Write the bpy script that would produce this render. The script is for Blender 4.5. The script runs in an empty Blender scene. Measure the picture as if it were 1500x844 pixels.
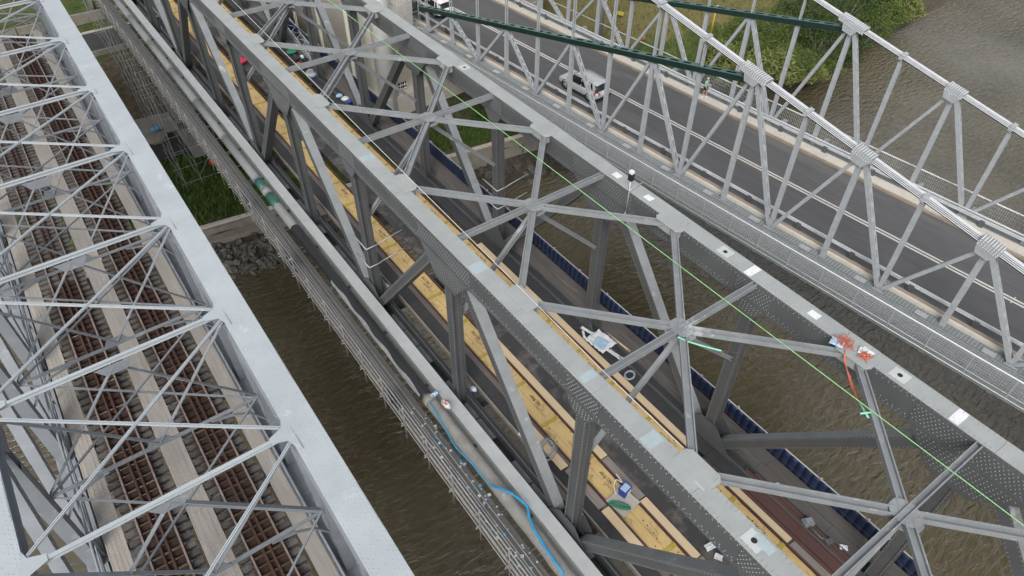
import bpy, math, random
from mathutils import Vector as V, Matrix, noise
random.seed(11)
R = math.radians
sc = bpy.context.scene
col = sc.collection

# ------------------------------------------------------------------ camera
FPX, PITCH, YAW, ROLL = 1033.15, R(44.025), R(36.077), R(0.5076)
CAM = V((0, 0, 25))
fw = V((math.sin(YAW)*math.cos(PITCH), math.cos(YAW)*math.cos(PITCH), -math.sin(PITCH)))
rt0 = V((math.cos(YAW), -math.sin(YAW), 0)); up0 = rt0.cross(fw)
rt = math.cos(ROLL)*rt0 + math.sin(ROLL)*up0
up = -math.sin(ROLL)*rt0 + math.cos(ROLL)*up0
cam = bpy.data.objects.new('camera', bpy.data.cameras.new('camera')); col.objects.link(cam)
cam.data.sensor_width = 36; cam.data.lens = FPX/1500*36
cam.data.clip_start = .1; cam.data.clip_end = 4000
cam.matrix_world = Matrix(((rt.x, up.x, -fw.x, 0), (rt.y, up.y, -fw.y, 0), (rt.z, up.z, -fw.z, 25), (0, 0, 0, 1)))
sc.camera = cam

def at(px, py, z):
    """survey: the point of the horizontal level z that stands at a given place of the photograph"""
    d = rt*((px-750)/FPX) + up*((422-py)/FPX) + fw
    return CAM + d*((z-25)/d.z)

# ------------------------------------------------------------------ world
w = bpy.data.worlds.new('World'); sc.world = w; w.use_nodes = True
nt = w.node_tree; nt.nodes.clear()
sky = nt.nodes.new('ShaderNodeTexSky'); sky.sky_type = 'NISHITA'; sky.sun_disc = False
SUN_EL, SUN_ROT = R(43), R(226)
sky.sun_elevation = SUN_EL; sky.sun_rotation = SUN_ROT; sky.dust_density = 4; sky.air_density = 1; sky.ozone_density = .6
hsv = nt.nodes.new('ShaderNodeHueSaturation'); hsv.inputs['Saturation'].default_value = .28
bg = nt.nodes.new('ShaderNodeBackground'); bg.inputs[1].default_value = .145
wo = nt.nodes.new('ShaderNodeOutputWorld')
nt.links.new(sky.outputs[0], hsv.inputs['Color']); nt.links.new(hsv.outputs[0], bg.inputs[0]); nt.links.new(bg.outputs[0], wo.inputs[0])
sl = bpy.data.lights.new('sun', 'SUN'); sl.energy = 1.5; sl.angle = R(28); sl.color = (1, .97, .92)
so = bpy.data.objects.new('sun', sl); col.objects.link(so)
sd = V((math.sin(SUN_ROT)*math.cos(SUN_EL), math.cos(SUN_ROT)*math.cos(SUN_EL), math.sin(SUN_EL)))
so.rotation_euler = sd.to_track_quat('Z', 'Y').to_euler(); so.location = (0, 0, 80)
sc.view_settings.view_transform = 'Standard'; sc.view_settings.look = 'None'
sc.view_settings.exposure = 0.40; sc.view_settings.gamma = 1; sc.view_settings.use_curve_mapping = False
sc.cycles.max_bounces = 6; sc.cycles.transparent_max_bounces = 8

# ------------------------------------------------------------------ materials
def mat(name, c, rough=.6, c2=None, scale=2.5, amt=.6, metal=0, bump=.0, bscale=30, c3=None, s3=.5, t3=.62, w3=.08, stretch=(1, 1, 1), spec=.5, rand=0, coord='Object', detail=6):
    m = bpy.data.materials.new(name); m.use_nodes = True
    n = m.node_tree.nodes; l = m.node_tree.links
    b = n['Principled BSDF']; b.inputs['Roughness'].default_value = rough; b.inputs['Metallic'].default_value = metal
    b.inputs['Specular IOR Level'].default_value = spec
    tc = n.new('ShaderNodeTexCoord'); mp = n.new('ShaderNodeMapping'); mp.inputs['Scale'].default_value = stretch
    l.new(tc.outputs[coord], mp.inputs[0])
    cur = None
    if c2 is None: c2 = tuple(x*.72 for x in c)
    nz = n.new('ShaderNodeTexNoise'); nz.inputs['Scale'].default_value = scale; nz.inputs['Detail'].default_value = detail; nz.inputs['Roughness'].default_value = .65
    l.new(mp.outputs[0], nz.inputs['Vector'])
    rp = n.new('ShaderNodeValToRGB'); rp.color_ramp.elements[0].position = .5-.3*amt/1.2-.05; rp.color_ramp.elements[1].position = .5+.3*amt/1.2-.02
    rp.color_ramp.elements[0].color = (*c2, 1); rp.color_ramp.elements[1].color = (*c, 1)
    l.new(nz.outputs['Fac'], rp.inputs[0]); cur = rp.outputs[0]
    if c3:
        n3 = n.new('ShaderNodeTexNoise'); n3.inputs['Scale'].default_value = s3; n3.inputs['Detail'].default_value = 8; n3.inputs['Roughness'].default_value = .7
        l.new(mp.outputs[0], n3.inputs['Vector'])
        r3 = n.new('ShaderNodeValToRGB'); r3.color_ramp.elements[0].position = t3; r3.color_ramp.elements[1].position = t3+w3
        l.new(n3.outputs['Fac'], r3.inputs[0])
        mx = n.new('ShaderNodeMixRGB'); mx.inputs[2].default_value = (*c3, 1); l.new(r3.outputs[0], mx.inputs[0]); l.new(cur, mx.inputs[1]); cur = mx.outputs[0]
    if rand:
        oi = n.new('ShaderNodeObjectInfo'); mr = n.new('ShaderNodeMapRange'); mr.inputs['To Min'].default_value = 1-rand; mr.inputs['To Max'].default_value = 1+rand
        l.new(oi.outputs['Random'], mr.inputs['Value'])
        h = n.new('ShaderNodeHueSaturation'); l.new(mr.outputs[0], h.inputs['Value']); l.new(cur, h.inputs['Color']); cur = h.outputs[0]
    l.new(cur, b.inputs['Base Color'])
    if bump:
        nb = n.new('ShaderNodeTexNoise'); nb.inputs['Scale'].default_value = bscale; nb.inputs['Detail'].default_value = 4
        l.new(tc.outputs[coord], nb.inputs['Vector'])
        bp = n.new('ShaderNodeBump'); bp.inputs['Strength'].default_value = bump; bp.inputs['Distance'].default_value = .05
        l.new(nb.outputs['Fac'], bp.inputs['Height']); l.new(bp.outputs[0], b.inputs['Normal'])
    return m

M = {}
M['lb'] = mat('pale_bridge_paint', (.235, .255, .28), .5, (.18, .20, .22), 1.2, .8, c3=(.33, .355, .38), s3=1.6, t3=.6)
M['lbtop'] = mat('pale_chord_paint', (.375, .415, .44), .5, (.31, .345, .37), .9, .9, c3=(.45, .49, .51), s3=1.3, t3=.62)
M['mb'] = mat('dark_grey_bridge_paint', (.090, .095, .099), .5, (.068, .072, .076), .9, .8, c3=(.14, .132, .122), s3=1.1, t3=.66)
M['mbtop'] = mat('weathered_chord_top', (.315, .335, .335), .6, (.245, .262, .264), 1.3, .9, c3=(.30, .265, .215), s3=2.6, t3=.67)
M['patch'] = mat('pale_blue_paint_patch', (.33, .405, .425), .6, (.29, .355, .37), 3)
M['mblat'] = mat('grey_brace_paint', (.235, .25, .262), .55, (.165, .178, .188), 1.6, .9, c3=(.36, .375, .38), s3=1.3, t3=.6)
M['rivet'] = mat('rivet_paint', (.24, .25, .262), .45)
M['bottom'] = mat('pale_bottom_chord', (.46, .485, .485), .6, (.38, .405, .41), 1.3, .8, c3=(.56, .54, .52), s3=2.2, t3=.68)
M['wt'] = mat('grey_truss_paint', (.33, .35, .37), .55, (.25, .27, .29), 2.2, .8, c3=(.40, .41, .42), s3=3, t3=.6)
M['cable'] = mat('pale_cable_paint', (.56, .58, .60), .5, (.46, .48, .50), 2, .8)
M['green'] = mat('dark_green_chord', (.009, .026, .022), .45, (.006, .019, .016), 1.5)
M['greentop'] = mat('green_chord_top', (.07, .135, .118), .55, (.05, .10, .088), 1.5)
M['dark'] = mat('gap_shade', (.02, .02, .022), .8)  # near-black for the plate that paints shade between the cable strips
M['asphalt'] = mat('asphalt', (.098, .099, .103), .85, (.070, .071, .075), .8, 1.0, bump=.15, bscale=60, c3=(.118, .114, .108), s3=.25, t3=.55, stretch=(1.5, .25, 1))
M['shadeasphalt'] = mat('shaded_dark_asphalt', (.040, .040, .042), .85, (.031, .031, .033), .5)  # dark asphalt with the underpass shade put into its colour
M['line'] = mat('road_paint', (.62, .62, .58), .7, (.45, .45, .42), 6)
M['concrete'] = mat('pale_concrete', (.52, .49, .44), .85, (.42, .395, .35), 1.6, .9, bump=.15, bscale=25, c3=(.25, .22, .18), s3=1.1, t3=.66)
M['kerb'] = mat('kerb_timber', (.30, .25, .20), .85, (.20, .165, .13), 2.5, stretch=(4, .4, 1))
M['grate'] = mat('grey_grating', (.17, .19, .19), .6, (.13, .148, .15), 3, c3=(.22, .24, .24), s3=2, t3=.6)
M['galv'] = mat('galvanised_steel', (.44, .45, .46), .42, (.33, .34, .35), 5, metal=.35)
M['scaf'] = mat('scaffold_tube', (.46, .45, .43), .5, (.32, .31, .295), 4, metal=.3, c3=(.2, .13, .09), s3=1.5, t3=.66)
M['plank'] = mat('grey_plank', (.19, .187, .178), .8, (.125, .122, .115), 3, stretch=(6, .5, 1), bump=.2, bscale=40)
M['rail'] = mat('rail_head', (.48, .40, .36), .4, (.30, .20, .16), 3, metal=.5)
M['railside'] = mat('rail_rust', (.085, .045, .034), .85, (.06, .03, .024), 6)
M['guard'] = mat('guard_rail_rust', (.10, .048, .036), .85, (.065, .032, .026), 5)
M['walk'] = mat('walkway_boards', (.42, .39, .36), .85, (.34, .31, .28), 1.4, .9, stretch=(5, .35, 1), c3=(.47, .445, .415), s3=.8, t3=.57)
M['deck'] = mat('black_deck_plate', (.037, .038, .040), .75, (.028, .029, .031), .8, c3=(.06, .058, .056), s3=.9, t3=.62, bump=.1, bscale=30)
M['deckdust'] = mat('dusty_deck_plate', (.048, .048, .049), .8, (.036, .036, .037), .5, .8, c3=(.17, .15, .138), s3=.75, t3=.5, w3=.2, detail=3)
M['brown'] = mat('brown_guard_timber', (.135, .115, .105), .85, (.085, .07, .062), 2, stretch=(8, .5, 1), c3=(.2, .18, .17), s3=2, t3=.6)
M['walkbrown'] = mat('footway_timber', (.115, .105, .098), .88, (.075, .068, .063), 1.1, stretch=(4, .4, 1), c3=(.2, .165, .14), s3=.7, t3=.6)
M['yellow'] = mat('yellow_board', (.60, .45, .22), .7, (.46, .31, .115), 2.2, .9, c3=(.22, .135, .055), s3=1.3, t3=.52, w3=.17, stretch=(2, .8, 1))
M['yellowcross'] = mat('olive_cross_board', (.40, .32, .06), .65, (.31, .24, .04), 2.5)
M['newwood'] = mat('pale_plank', (.60, .47, .31), .7, (.52, .40, .25), 2.5, stretch=(10, .6, 1), c3=(.4, .29, .17), s3=2, t3=.68)
M['oldwood'] = mat('weathered_plank', (.24, .21, .19), .85, (.16, .14, .125), 2, stretch=(8, .5, 1))
M['print'] = mat('stencil_ink', (.05, .03, .015), .7)
M['pipe'] = mat('grey_pipe', (.29, .302, .305), .6, (.23, .242, .245), .9, .8, stretch=(1, .3, 1))
M['pipeblack'] = mat('black_pipe_wrap', (.028, .03, .032), .5, (.02, .021, .023), 1.5)
M['pipedust'] = mat('dusty_pipe_wrap', (.33, .325, .305), .85, (.22, .215, .2), 2.2, .9, bump=.5, bscale=9, c3=(.42, .41, .38), s3=1.2, t3=.6)
M['pipegreen'] = mat('green_pipe_band', (.04, .16, .125), .4, (.03, .12, .09), 3)
M['foil'] = mat('torn_silver_wrap', (.38, .39, .40), .5, (.25, .26, .27), 5, bump=.5, bscale=14)
M['blue'] = mat('navy_tarpaulin', (.012, .028, .075), .55, (.008, .018, .048), 1.2, .9, bump=.4, bscale=6, stretch=(1, .4, 2), c3=(.022, .05, .14), s3=1.1, t3=.6)
M['wht'] = mat('white_sheet', (.68, .70, .72), .6, (.56, .58, .60), 5, bump=.4, bscale=12)
M['ltblue'] = mat('pale_blue_plastic', (.38, .52, .66), .4, (.28, .42, .58), 4)
M['bluebox'] = mat('blue_plastic', (.035, .06, .30), .45)
M['cyan'] = mat('bright_blue_sheath', (.03, .33, .62), .5, (.02, .25, .5), 5)
M['neon'] = mat('lime_rope', (.30, .62, .25), .7, (.2, .45, .16), 14)
M['ropew'] = mat('white_rope', (.58, .58, .54), .7)
M['greenrope'] = mat('green_rope', (.03, .23, .13), .7, (.02, .15, .08), 30)
M['teal'] = mat('pale_green_sling', (.25, .60, .46), .65, (.2, .5, .38), 12)
M['orange'] = mat('orange_cord', (.52, .15, .09), .75, (.38, .09, .05), 20)
M['red'] = mat('red_plastic', (.55, .045, .03), .5)
M['pink'] = mat('hot_pink_fabric', (.72, .04, .10), .6, (.55, .02, .07), 6)
M['maroon'] = mat('red_brown_steel', (.095, .045, .038), .7, (.06, .03, .027), 2, stretch=(8, .4, 1), c3=(.15, .08, .06), s3=2, t3=.62)
M['wire'] = mat('grey_cable_coil', (.36, .40, .42), .5)
M['black'] = mat('black_rubber', (.012, .012, .013), .7)
M['cream'] = mat('cream_tower_render', (.86, .83, .75), .85, (.80, .765, .68), .8, .9, bump=.1, bscale=20, c3=(.66, .61, .52), s3=.5, t3=.68)
M['white'] = mat('white_render', (.88, .88, .87), .8, (.84, .84, .83), .9, c3=(.58, .56, .5), s3=.6, t3=.66)
M['stone'] = mat('grey_stone', (.24, .22, .19), .9, (.14, .128, .11), 1.4, .9, bump=.5, bscale=6)
M['rock'] = mat('riprap_rock', (.105, .097, .085), .92, (.05, .046, .040), 1.6, .9, bump=.6, bscale=5, rand=.35)
M['shadewall'] = mat('shaded_wall', (.035, .036, .037), .85, (.024, .025, .026), 1)  # concrete in shadow, the shade put into its colour
M['slab'] = mat('pier_slab', (.25, .235, .20), .9, (.18, .17, .145), .8, c3=(.13, .12, .1), s3=.7, t3=.62)
M['leaf'] = mat('leaf_green', (.095, .135, .032), .7, (.048, .078, .018), .55, .9, c3=(.13, .16, .04), s3=.8, t3=.57, spec=.25)
M['leaf2'] = mat('leaf_dark', (.050, .080, .024), .7, (.026, .045, .013), .6, .9, c3=(.07, .10, .03), s3=.9, t3=.6, spec=.25)
M['leaf3'] = mat('leaf_reed', (.16, .185, .06), .75, (.10, .125, .036), .7, .9, c3=(.19, .17, .07), s3=.8, t3=.58, spec=.25)
M['grassblade'] = mat('grass_blade', (.075, .125, .030), .8, (.045, .082, .018), .35, .9, c3=(.12, .105, .04), s3=.3, t3=.6, spec=.2)
M['drygrass'] = mat('dry_olive_grass', (.165, .15, .06), .8, (.085, .098, .03), .5, .9, c3=(.2, .165, .09), s3=.35, t3=.52, spec=.2)
M['bark'] = mat('grey_bark', (.22, .20, .18), .9, (.12, .11, .10), 3, stretch=(1, 1, .2), bump=.5, bscale=12)
M['polegrey'] = mat('weathered_pole', (.27, .26, .25), .8, (.19, .18, .17), 3, stretch=(1, 1, .15))
M['yellowpole'] = mat('yellow_pole_paint', (.62, .33, .02), .5)
M['glass'] = mat('dark_car_glass', (.012, .014, .016), .08, spec=.6)
M['silver'] = mat('silver_car_paint', (.58, .60, .61), .3, (.47, .49, .51), 2, metal=.25)
M['whitecar'] = mat('white_car_paint', (.74, .75, .76), .3)
M['tail'] = mat('red_lamp_lens', (.36, .015, .03), .25)
M['lens'] = mat('clear_lamp_lens', (.6, .62, .64), .15)
M['rim'] = mat('alloy_rim', (.5, .5, .51), .35, metal=.6)
M['skin'] = mat('skin', (.50, .29, .20), .6)
M['turq'] = mat('turquoise_cloth', (.10, .52, .50), .8)
M['navyc'] = mat('dark_cloth', (.03, .035, .05), .8)

def sleeper_mat():
    m = mat('weathered_sleeper', (.145, .132, .12), .9, (.07, .062, .056), 2.2, .9, stretch=(.6, 6, 3), rand=.3, bump=.4, bscale=18)
    n = m.node_tree.nodes; l = m.node_tree.links; b = n['Principled BSDF']
    src = b.inputs['Base Color'].links[0].from_socket
    tc = n['Texture Coordinate']; sx = n.new('ShaderNodeSeparateXYZ'); l.new(tc.outputs['Object'], sx.inputs[0])
    ab = n.new('ShaderNodeMath'); ab.operation = 'ABSOLUTE'; l.new(sx.outputs[0], ab.inputs[0])
    nz = n.new('ShaderNodeTexNoise'); nz.inputs['Scale'].default_value = 5; l.new(tc.outputs['Object'], nz.inputs['Vector'])
    ad = n.new('ShaderNodeMath'); ad.operation = 'MULTIPLY_ADD'; ad.inputs[1].default_value = .5; l.new(nz.outputs[0], ad.inputs[0]); l.new(ab.outputs[0], ad.inputs[2])
    mr = n.new('ShaderNodeMapRange'); mr.inputs['From Min'].default_value = .82; mr.inputs['From Max'].default_value = 1.08; l.new(ad.outputs[0], mr.inputs['Value'])
    mx = n.new('ShaderNodeMixRGB'); mx.inputs[1].default_value = (.050, .027, .021, 1); l.new(mr.outputs[0], mx.inputs[0]); l.new(src, mx.inputs[2])
    l.new(mx.outputs[0], b.inputs['Base Color']); return m
M['sleeper'] = sleeper_mat()

def water_mat():
    m = bpy.data.materials.new('river_water'); m.use_nodes = True
    n = m.node_tree.nodes; l = m.node_tree.links; b = n['Principled BSDF']
    b.inputs['Roughness'].default_value = .1; b.inputs['IOR'].default_value = 1.6; b.inputs['Specular IOR Level'].default_value = .9
    tc = n.new('ShaderNodeTexCoord')
    nz = n.new('ShaderNodeTexNoise'); nz.inputs['Scale'].default_value = .06; nz.inputs['Detail'].default_value = 3; l.new(tc.outputs['Object'], nz.inputs['Vector'])
    rp = n.new('ShaderNodeValToRGB'); rp.color_ramp.elements[0].position = .35; rp.color_ramp.elements[1].position = .65
    rp.color_ramp.elements[0].color = (.058, .047, .024, 1); rp.color_ramp.elements[1].color = (.105, .090, .055, 1)
    l.new(nz.outputs[0], rp.inputs[0]); l.new(rp.outputs[0], b.inputs['Base Color'])
    mp = n.new('ShaderNodeMapping'); mp.inputs['Scale'].default_value = (.5, 1.35, 1); mp.inputs['Rotation'].default_value = (0, 0, R(-28)); l.new(tc.outputs['Object'], mp.inputs[0])
    wv = n.new('ShaderNodeTexNoise'); wv.inputs['Scale'].default_value = 2.0; wv.inputs['Detail'].default_value = 5; wv.inputs['Distortion'].default_value = .5; l.new(mp.outputs[0], wv.inputs['Vector'])
    w2 = n.new('ShaderNodeTexNoise'); w2.inputs['Scale'].default_value = .045; w2.inputs['Detail'].default_value = 2; l.new(tc.outputs['Object'], w2.inputs['Vector'])
    mr = n.new('ShaderNodeMapRange'); mr.inputs['From Min'].default_value = .38; mr.inputs['From Max'].default_value = .62; mr.inputs['To Min'].default_value = .35; mr.inputs['To Max'].default_value = 1; l.new(w2.outputs[0], mr.inputs['Value'])
    mu = n.new('ShaderNodeMath'); mu.operation = 'MULTIPLY'; l.new(wv.outputs[0], mu.inputs[0]); l.new(mr.outputs[0], mu.inputs[1])
    bp = n.new('ShaderNodeBump'); bp.inputs['Strength'].default_value = 1; bp.inputs['Distance'].default_value = .36
    l.new(mu.outputs[0], bp.inputs['Height']); l.new(bp.outputs[0], b.inputs['Normal'])
    return m
M['water'] = water_mat()

def ground_mat():
    m = bpy.data.materials.new('bank_ground'); m.use_nodes = True
    n = m.node_tree.nodes; l = m.node_tree.links; b = n['Principled BSDF']; b.inputs['Roughness'].default_value = .95; b.inputs['Specular IOR Level'].default_value = .15
    tc = n.new('ShaderNodeTexCoord')
    def nz(s, d=6):
        q = n.new('ShaderNodeTexNoise'); q.inputs['Scale'].default_value = s; q.inputs['Detail'].default_value = d; q.inputs['Roughness'].default_value = .7; l.new(tc.outputs['Object'], q.inputs['Vector']); return q.outputs[0]
    def ramp(f, a, b_, ca, cb):
        r = n.new('ShaderNodeValToRGB'); e = r.color_ramp.elements; e[0].position = a; e[1].position = b_; e[0].color = (*ca, 1); e[1].color = (*cb, 1); l.new(f, r.inputs[0]); return r.outputs[0]
    def mix(f, a, b_):
        x = n.new('ShaderNodeMixRGB'); l.new(f, x.inputs[0]); l.new(a, x.inputs[1]); l.new(b_, x.inputs[2]); return x.outputs[0]
    grass = ramp(nz(1.1), .35, .65, (.030, .052, .012), (.070, .098, .026))
    dirt = ramp(nz(1.7), .35, .68, (.060, .049, .033), (.135, .112, .078))
    straw = ramp(nz(2.3), .35, .65, (.10, .098, .036), (.155, .135, .062))
    at1 = n.new('ShaderNodeAttribute'); at1.attribute_name = 'cover'
    sp = n.new('ShaderNodeSeparateColor'); l.new(at1.outputs['Color'], sp.inputs[0])
    def edge(chan, s, k):
        a = n.new('ShaderNodeMath'); a.operation = 'MULTIPLY_ADD'; a.inputs[1].default_value = k; l.new(nz(s), a.inputs[0]); l.new(sp.outputs[chan], a.inputs[2])
        r = n.new('ShaderNodeMapRange'); r.inputs['From Min'].default_value = .5+k*.5-.12; r.inputs['From Max'].default_value = .5+k*.5+.12; l.new(a.outputs[0], r.inputs['Value']); return r.outputs[0]
    dark = ramp(nz(2.1), .35, .68, (.038, .034, .027), (.085, .076, .062)); c = mix(sp.outputs[2], dirt, dark); c = mix(edge(0, .45, 1.2), c, grass); c = mix(edge(1, .5, 1.4), c, straw)
    l.new(c, b.inputs['Base Color'])
    bp = n.new('ShaderNodeBump'); bp.inputs['Strength'].default_value = .7; bp.inputs['Distance'].default_value = .2; l.new(nz(3.5), bp.inputs['Height']); l.new(bp.outputs[0], b.inputs['Normal'])
    return m
M['ground'] = ground_mat()

# ------------------------------------------------------------------ mesh builder
class MB:
    def __init__(s): s.v = []; s.f = []; s.mi = []; s.cur = 0; s.sm = []; s.smooth = False
    def add(s, vs, fs):
        o = len(s.v); s.v += [tuple(x) for x in vs]
        for f in fs: s.f.append([i+o for i in f]); s.mi.append(s.cur); s.sm.append(s.smooth)
    def box(s, c, d, rz=0):
        x, y, z = d[0]/2, d[1]/2, d[2]/2; ca, sa = math.cos(rz), math.sin(rz)
        vs = []
        for k in (-z, z):
            for (i, j) in ((-x, -y), (x, -y), (x, y), (-x, y)):
                vs.append((c[0]+i*ca-j*sa, c[1]+i*sa+j*ca, c[2]+k))
        s.add(vs, [(3, 2, 1, 0), (4, 5, 6, 7), (0, 1, 5, 4), (1, 2, 6, 5), (2, 3, 7, 6), (3, 0, 4, 7)]); return s
    def rng(s, a, b): return s.box([(a[i]+b[i])/2 for i in range(3)], [abs(b[i]-a[i]) for i in range(3)])
    def frame(s, p, q, upv=(0, 0, 1)):
        d = (V(q)-V(p)); L = d.length; d.normalize(); sd_ = d.cross(V(upv))
        if sd_.length < 1e-4: sd_ = d.cross(V((0, 1, 0)))
        sd_.normalize(); u = sd_.cross(d); return d, sd_, u, L
    def beam(s, p, q, wd, h, upv=(0, 0, 1), os=0, ou=0):
        d, sd_, u, L = s.frame(p, q, upv); p = V(p)+sd_*os+u*ou; q = V(q)+sd_*os+u*ou
        vs = [b+sd_*i+u*j for b in (p, q) for (i, j) in ((-wd/2, -h/2), (wd/2, -h/2), (wd/2, h/2), (-wd/2, h/2))]
        s.add(vs, [(0, 1, 2, 3), (7, 6, 5, 4), (0, 4, 5, 1), (1, 5, 6, 2), (2, 6, 7, 3), (3, 7, 4, 0)]); return s
    def hbeam(s, p, q, wd, h, t=.03, upv=(0, 0, 1), web=0.0):
        s.beam(p, q, t, h, upv, os=-wd/2+t/2); s.beam(p, q, t, h, upv, os=wd/2-t/2); s.beam(p, q, wd-2*t-.002, t, upv, ou=web); return s
    def laced(s, p, q, wd, h, upv, t=.05, pitch=None, double=True):
        """two channels joined by lacing bars on both open faces; wd across, h along upv"""
        d, sd_, u, L = s.frame(p, q, upv)
        s.beam(p, q, t, h, upv, os=-wd/2+t/2); s.beam(p, q, t, h, upv, os=wd/2-t/2)
        pitch = pitch or wd; n_ = max(2, int(L/pitch)); p = V(p)
        for face in (-1, 1):
            o = u*(face*(h/2-.006))
            for i in range(n_):
                a, b = L*i/n_, L*(i+1)/n_
                k = 1 if i % 2 else -1
                s.beam(p+d*a+sd_*(k*(wd/2-t))+o, p+d*b-sd_*(k*(wd/2-t))+o, .045, .012, u)
                if double: s.beam(p+d*a-sd_*(k*(wd/2-t))+o*.96, p+d*b+sd_*(k*(wd/2-t))+o*.96, .045, .010, u)
        return s
    def tube(s, pts, r, n_=6, cap=True):
        pts = [V(p) for p in pts]; rings = []; sm = s.smooth; s.smooth = True
        pr = None
        for i, p in enumerate(pts):
            d = (pts[min(i+1, len(pts)-1)]-pts[max(i-1, 0)]).normalized()
            if pr is None:
                a = d.cross(V((0, 0, 1)));
                if a.length < 1e-3: a = d.cross(V((1, 0, 0)))
            else: a = pr - d*pr.dot(d)
            a.normalize(); pr = a; b = d.cross(a)
            rr = r[i] if isinstance(r, (list, tuple)) else r
            rings.append([p+a*(rr*math.cos(2*math.pi*k/n_))+b*(rr*math.sin(2*math.pi*k/n_)) for k in range(n_)])
        vs = [x for g in rings for x in g]; fs = []
        for i in range(len(pts)-1):
            for k in range(n_):
                fs.append((i*n_+k, i*n_+(k+1) % n_, (i+1)*n_+(k+1) % n_, (i+1)*n_+k))
        if cap: fs.append(tuple(range(n_-1, -1, -1))); fs.append(tuple((len(pts)-1)*n_+k for k in range(n_)))
        s.add(vs, fs); s.smooth = sm; return s
    def prism(s, poly, off):
        """poly: ordered 3-D outline; off: extrusion vector"""
        n_ = len(poly); off = V(off); a = [V(p) for p in poly]
        s.add(a+[p+off for p in a], [tuple(range(n_-1, -1, -1)), tuple(range(n_, 2*n_))]+[(i, (i+1) % n_, n_+(i+1) % n_, n_+i) for i in range(n_)]); return s
    def quad(s, a, b, c, d): s.add([a, b, c, d], [(0, 1, 2, 3)]); return s
    def rivet(s, p, nrm, r=.022, h=.014):
        nrm = V(nrm).normalized(); a = nrm.orthogonal().normalized(); b = nrm.cross(a); p = V(p)
        vs = [p+a*(r*math.cos(k*1.2566))+b*(r*math.sin(k*1.2566)) for k in range(5)]+[p+a*(r*.5*math.cos(k*1.2566))+b*(r*.5*math.sin(k*1.2566))+nrm*h for k in range(5)]
        s.add(vs, [(k, (k+1) % 5, 5+(k+1) % 5, 5+k) for k in range(5)]+[(5, 6, 7, 8, 9)]); return s
    def build(s, name, mats, parent=None, loc=None):
        me = bpy.data.meshes.new(name)
        if loc is not None: vs = [(x-loc[0], y-loc[1], z-loc[2]) for x, y, z in s.v]
        else: vs = s.v
        me.from_pydata(vs, [], s.f)
        if not isinstance(mats, (list, tuple)): mats = [mats]
        for m_ in mats: me.materials.append(M[m_] if isinstance(m_, str) else m_)
        me.polygons.foreach_set('material_index', s.mi); me.polygons.foreach_set('use_smooth', s.sm); me.update()
        o = bpy.data.objects.new(name, me); col.objects.link(o)
        if loc is not None: o.location = loc
        if parent: o.parent = parent
        return o

def tag(o, label=None, cat=None, group=None, kind=None):
    if label: o['label'] = label
    if cat: o['category'] = cat
    if group: o['group'] = group
    if kind: o['kind'] = kind
    return o
def thing(name, label, cat, loc=(0, 0, 0), rz=0, group=None):
    o = bpy.data.objects.new(name, None); col.objects.link(o); o.empty_display_size = .3
    o.location = loc; o.rotation_euler = (0, 0, rz); return tag(o, label, cat, group)
def copy_tree(o, parent=None):
    c = o.copy(); col.objects.link(c)
    if parent: c.parent = parent
    for ch in [x for x in bpy.data.objects if x.parent == o]: copy_tree(ch, c)
    return c
def fix(o, T):
    """shift a thing built in world coordinates so that its Empty stands at T"""
    o.location = T
    for c in [x for x in bpy.data.objects if x.parent == o]: c.location = V(c.location)-V(T)
    return o

def rep(name, mb, m_, T, spots, rz=0):
    o = mb.build(name, m_, T)
    for k, p in enumerate(spots):
        c = o if k == 0 else o.copy()
        if k: col.objects.link(c); c.parent = T
        c.location = p; c.rotation_euler = (0, 0, rz)
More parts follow.
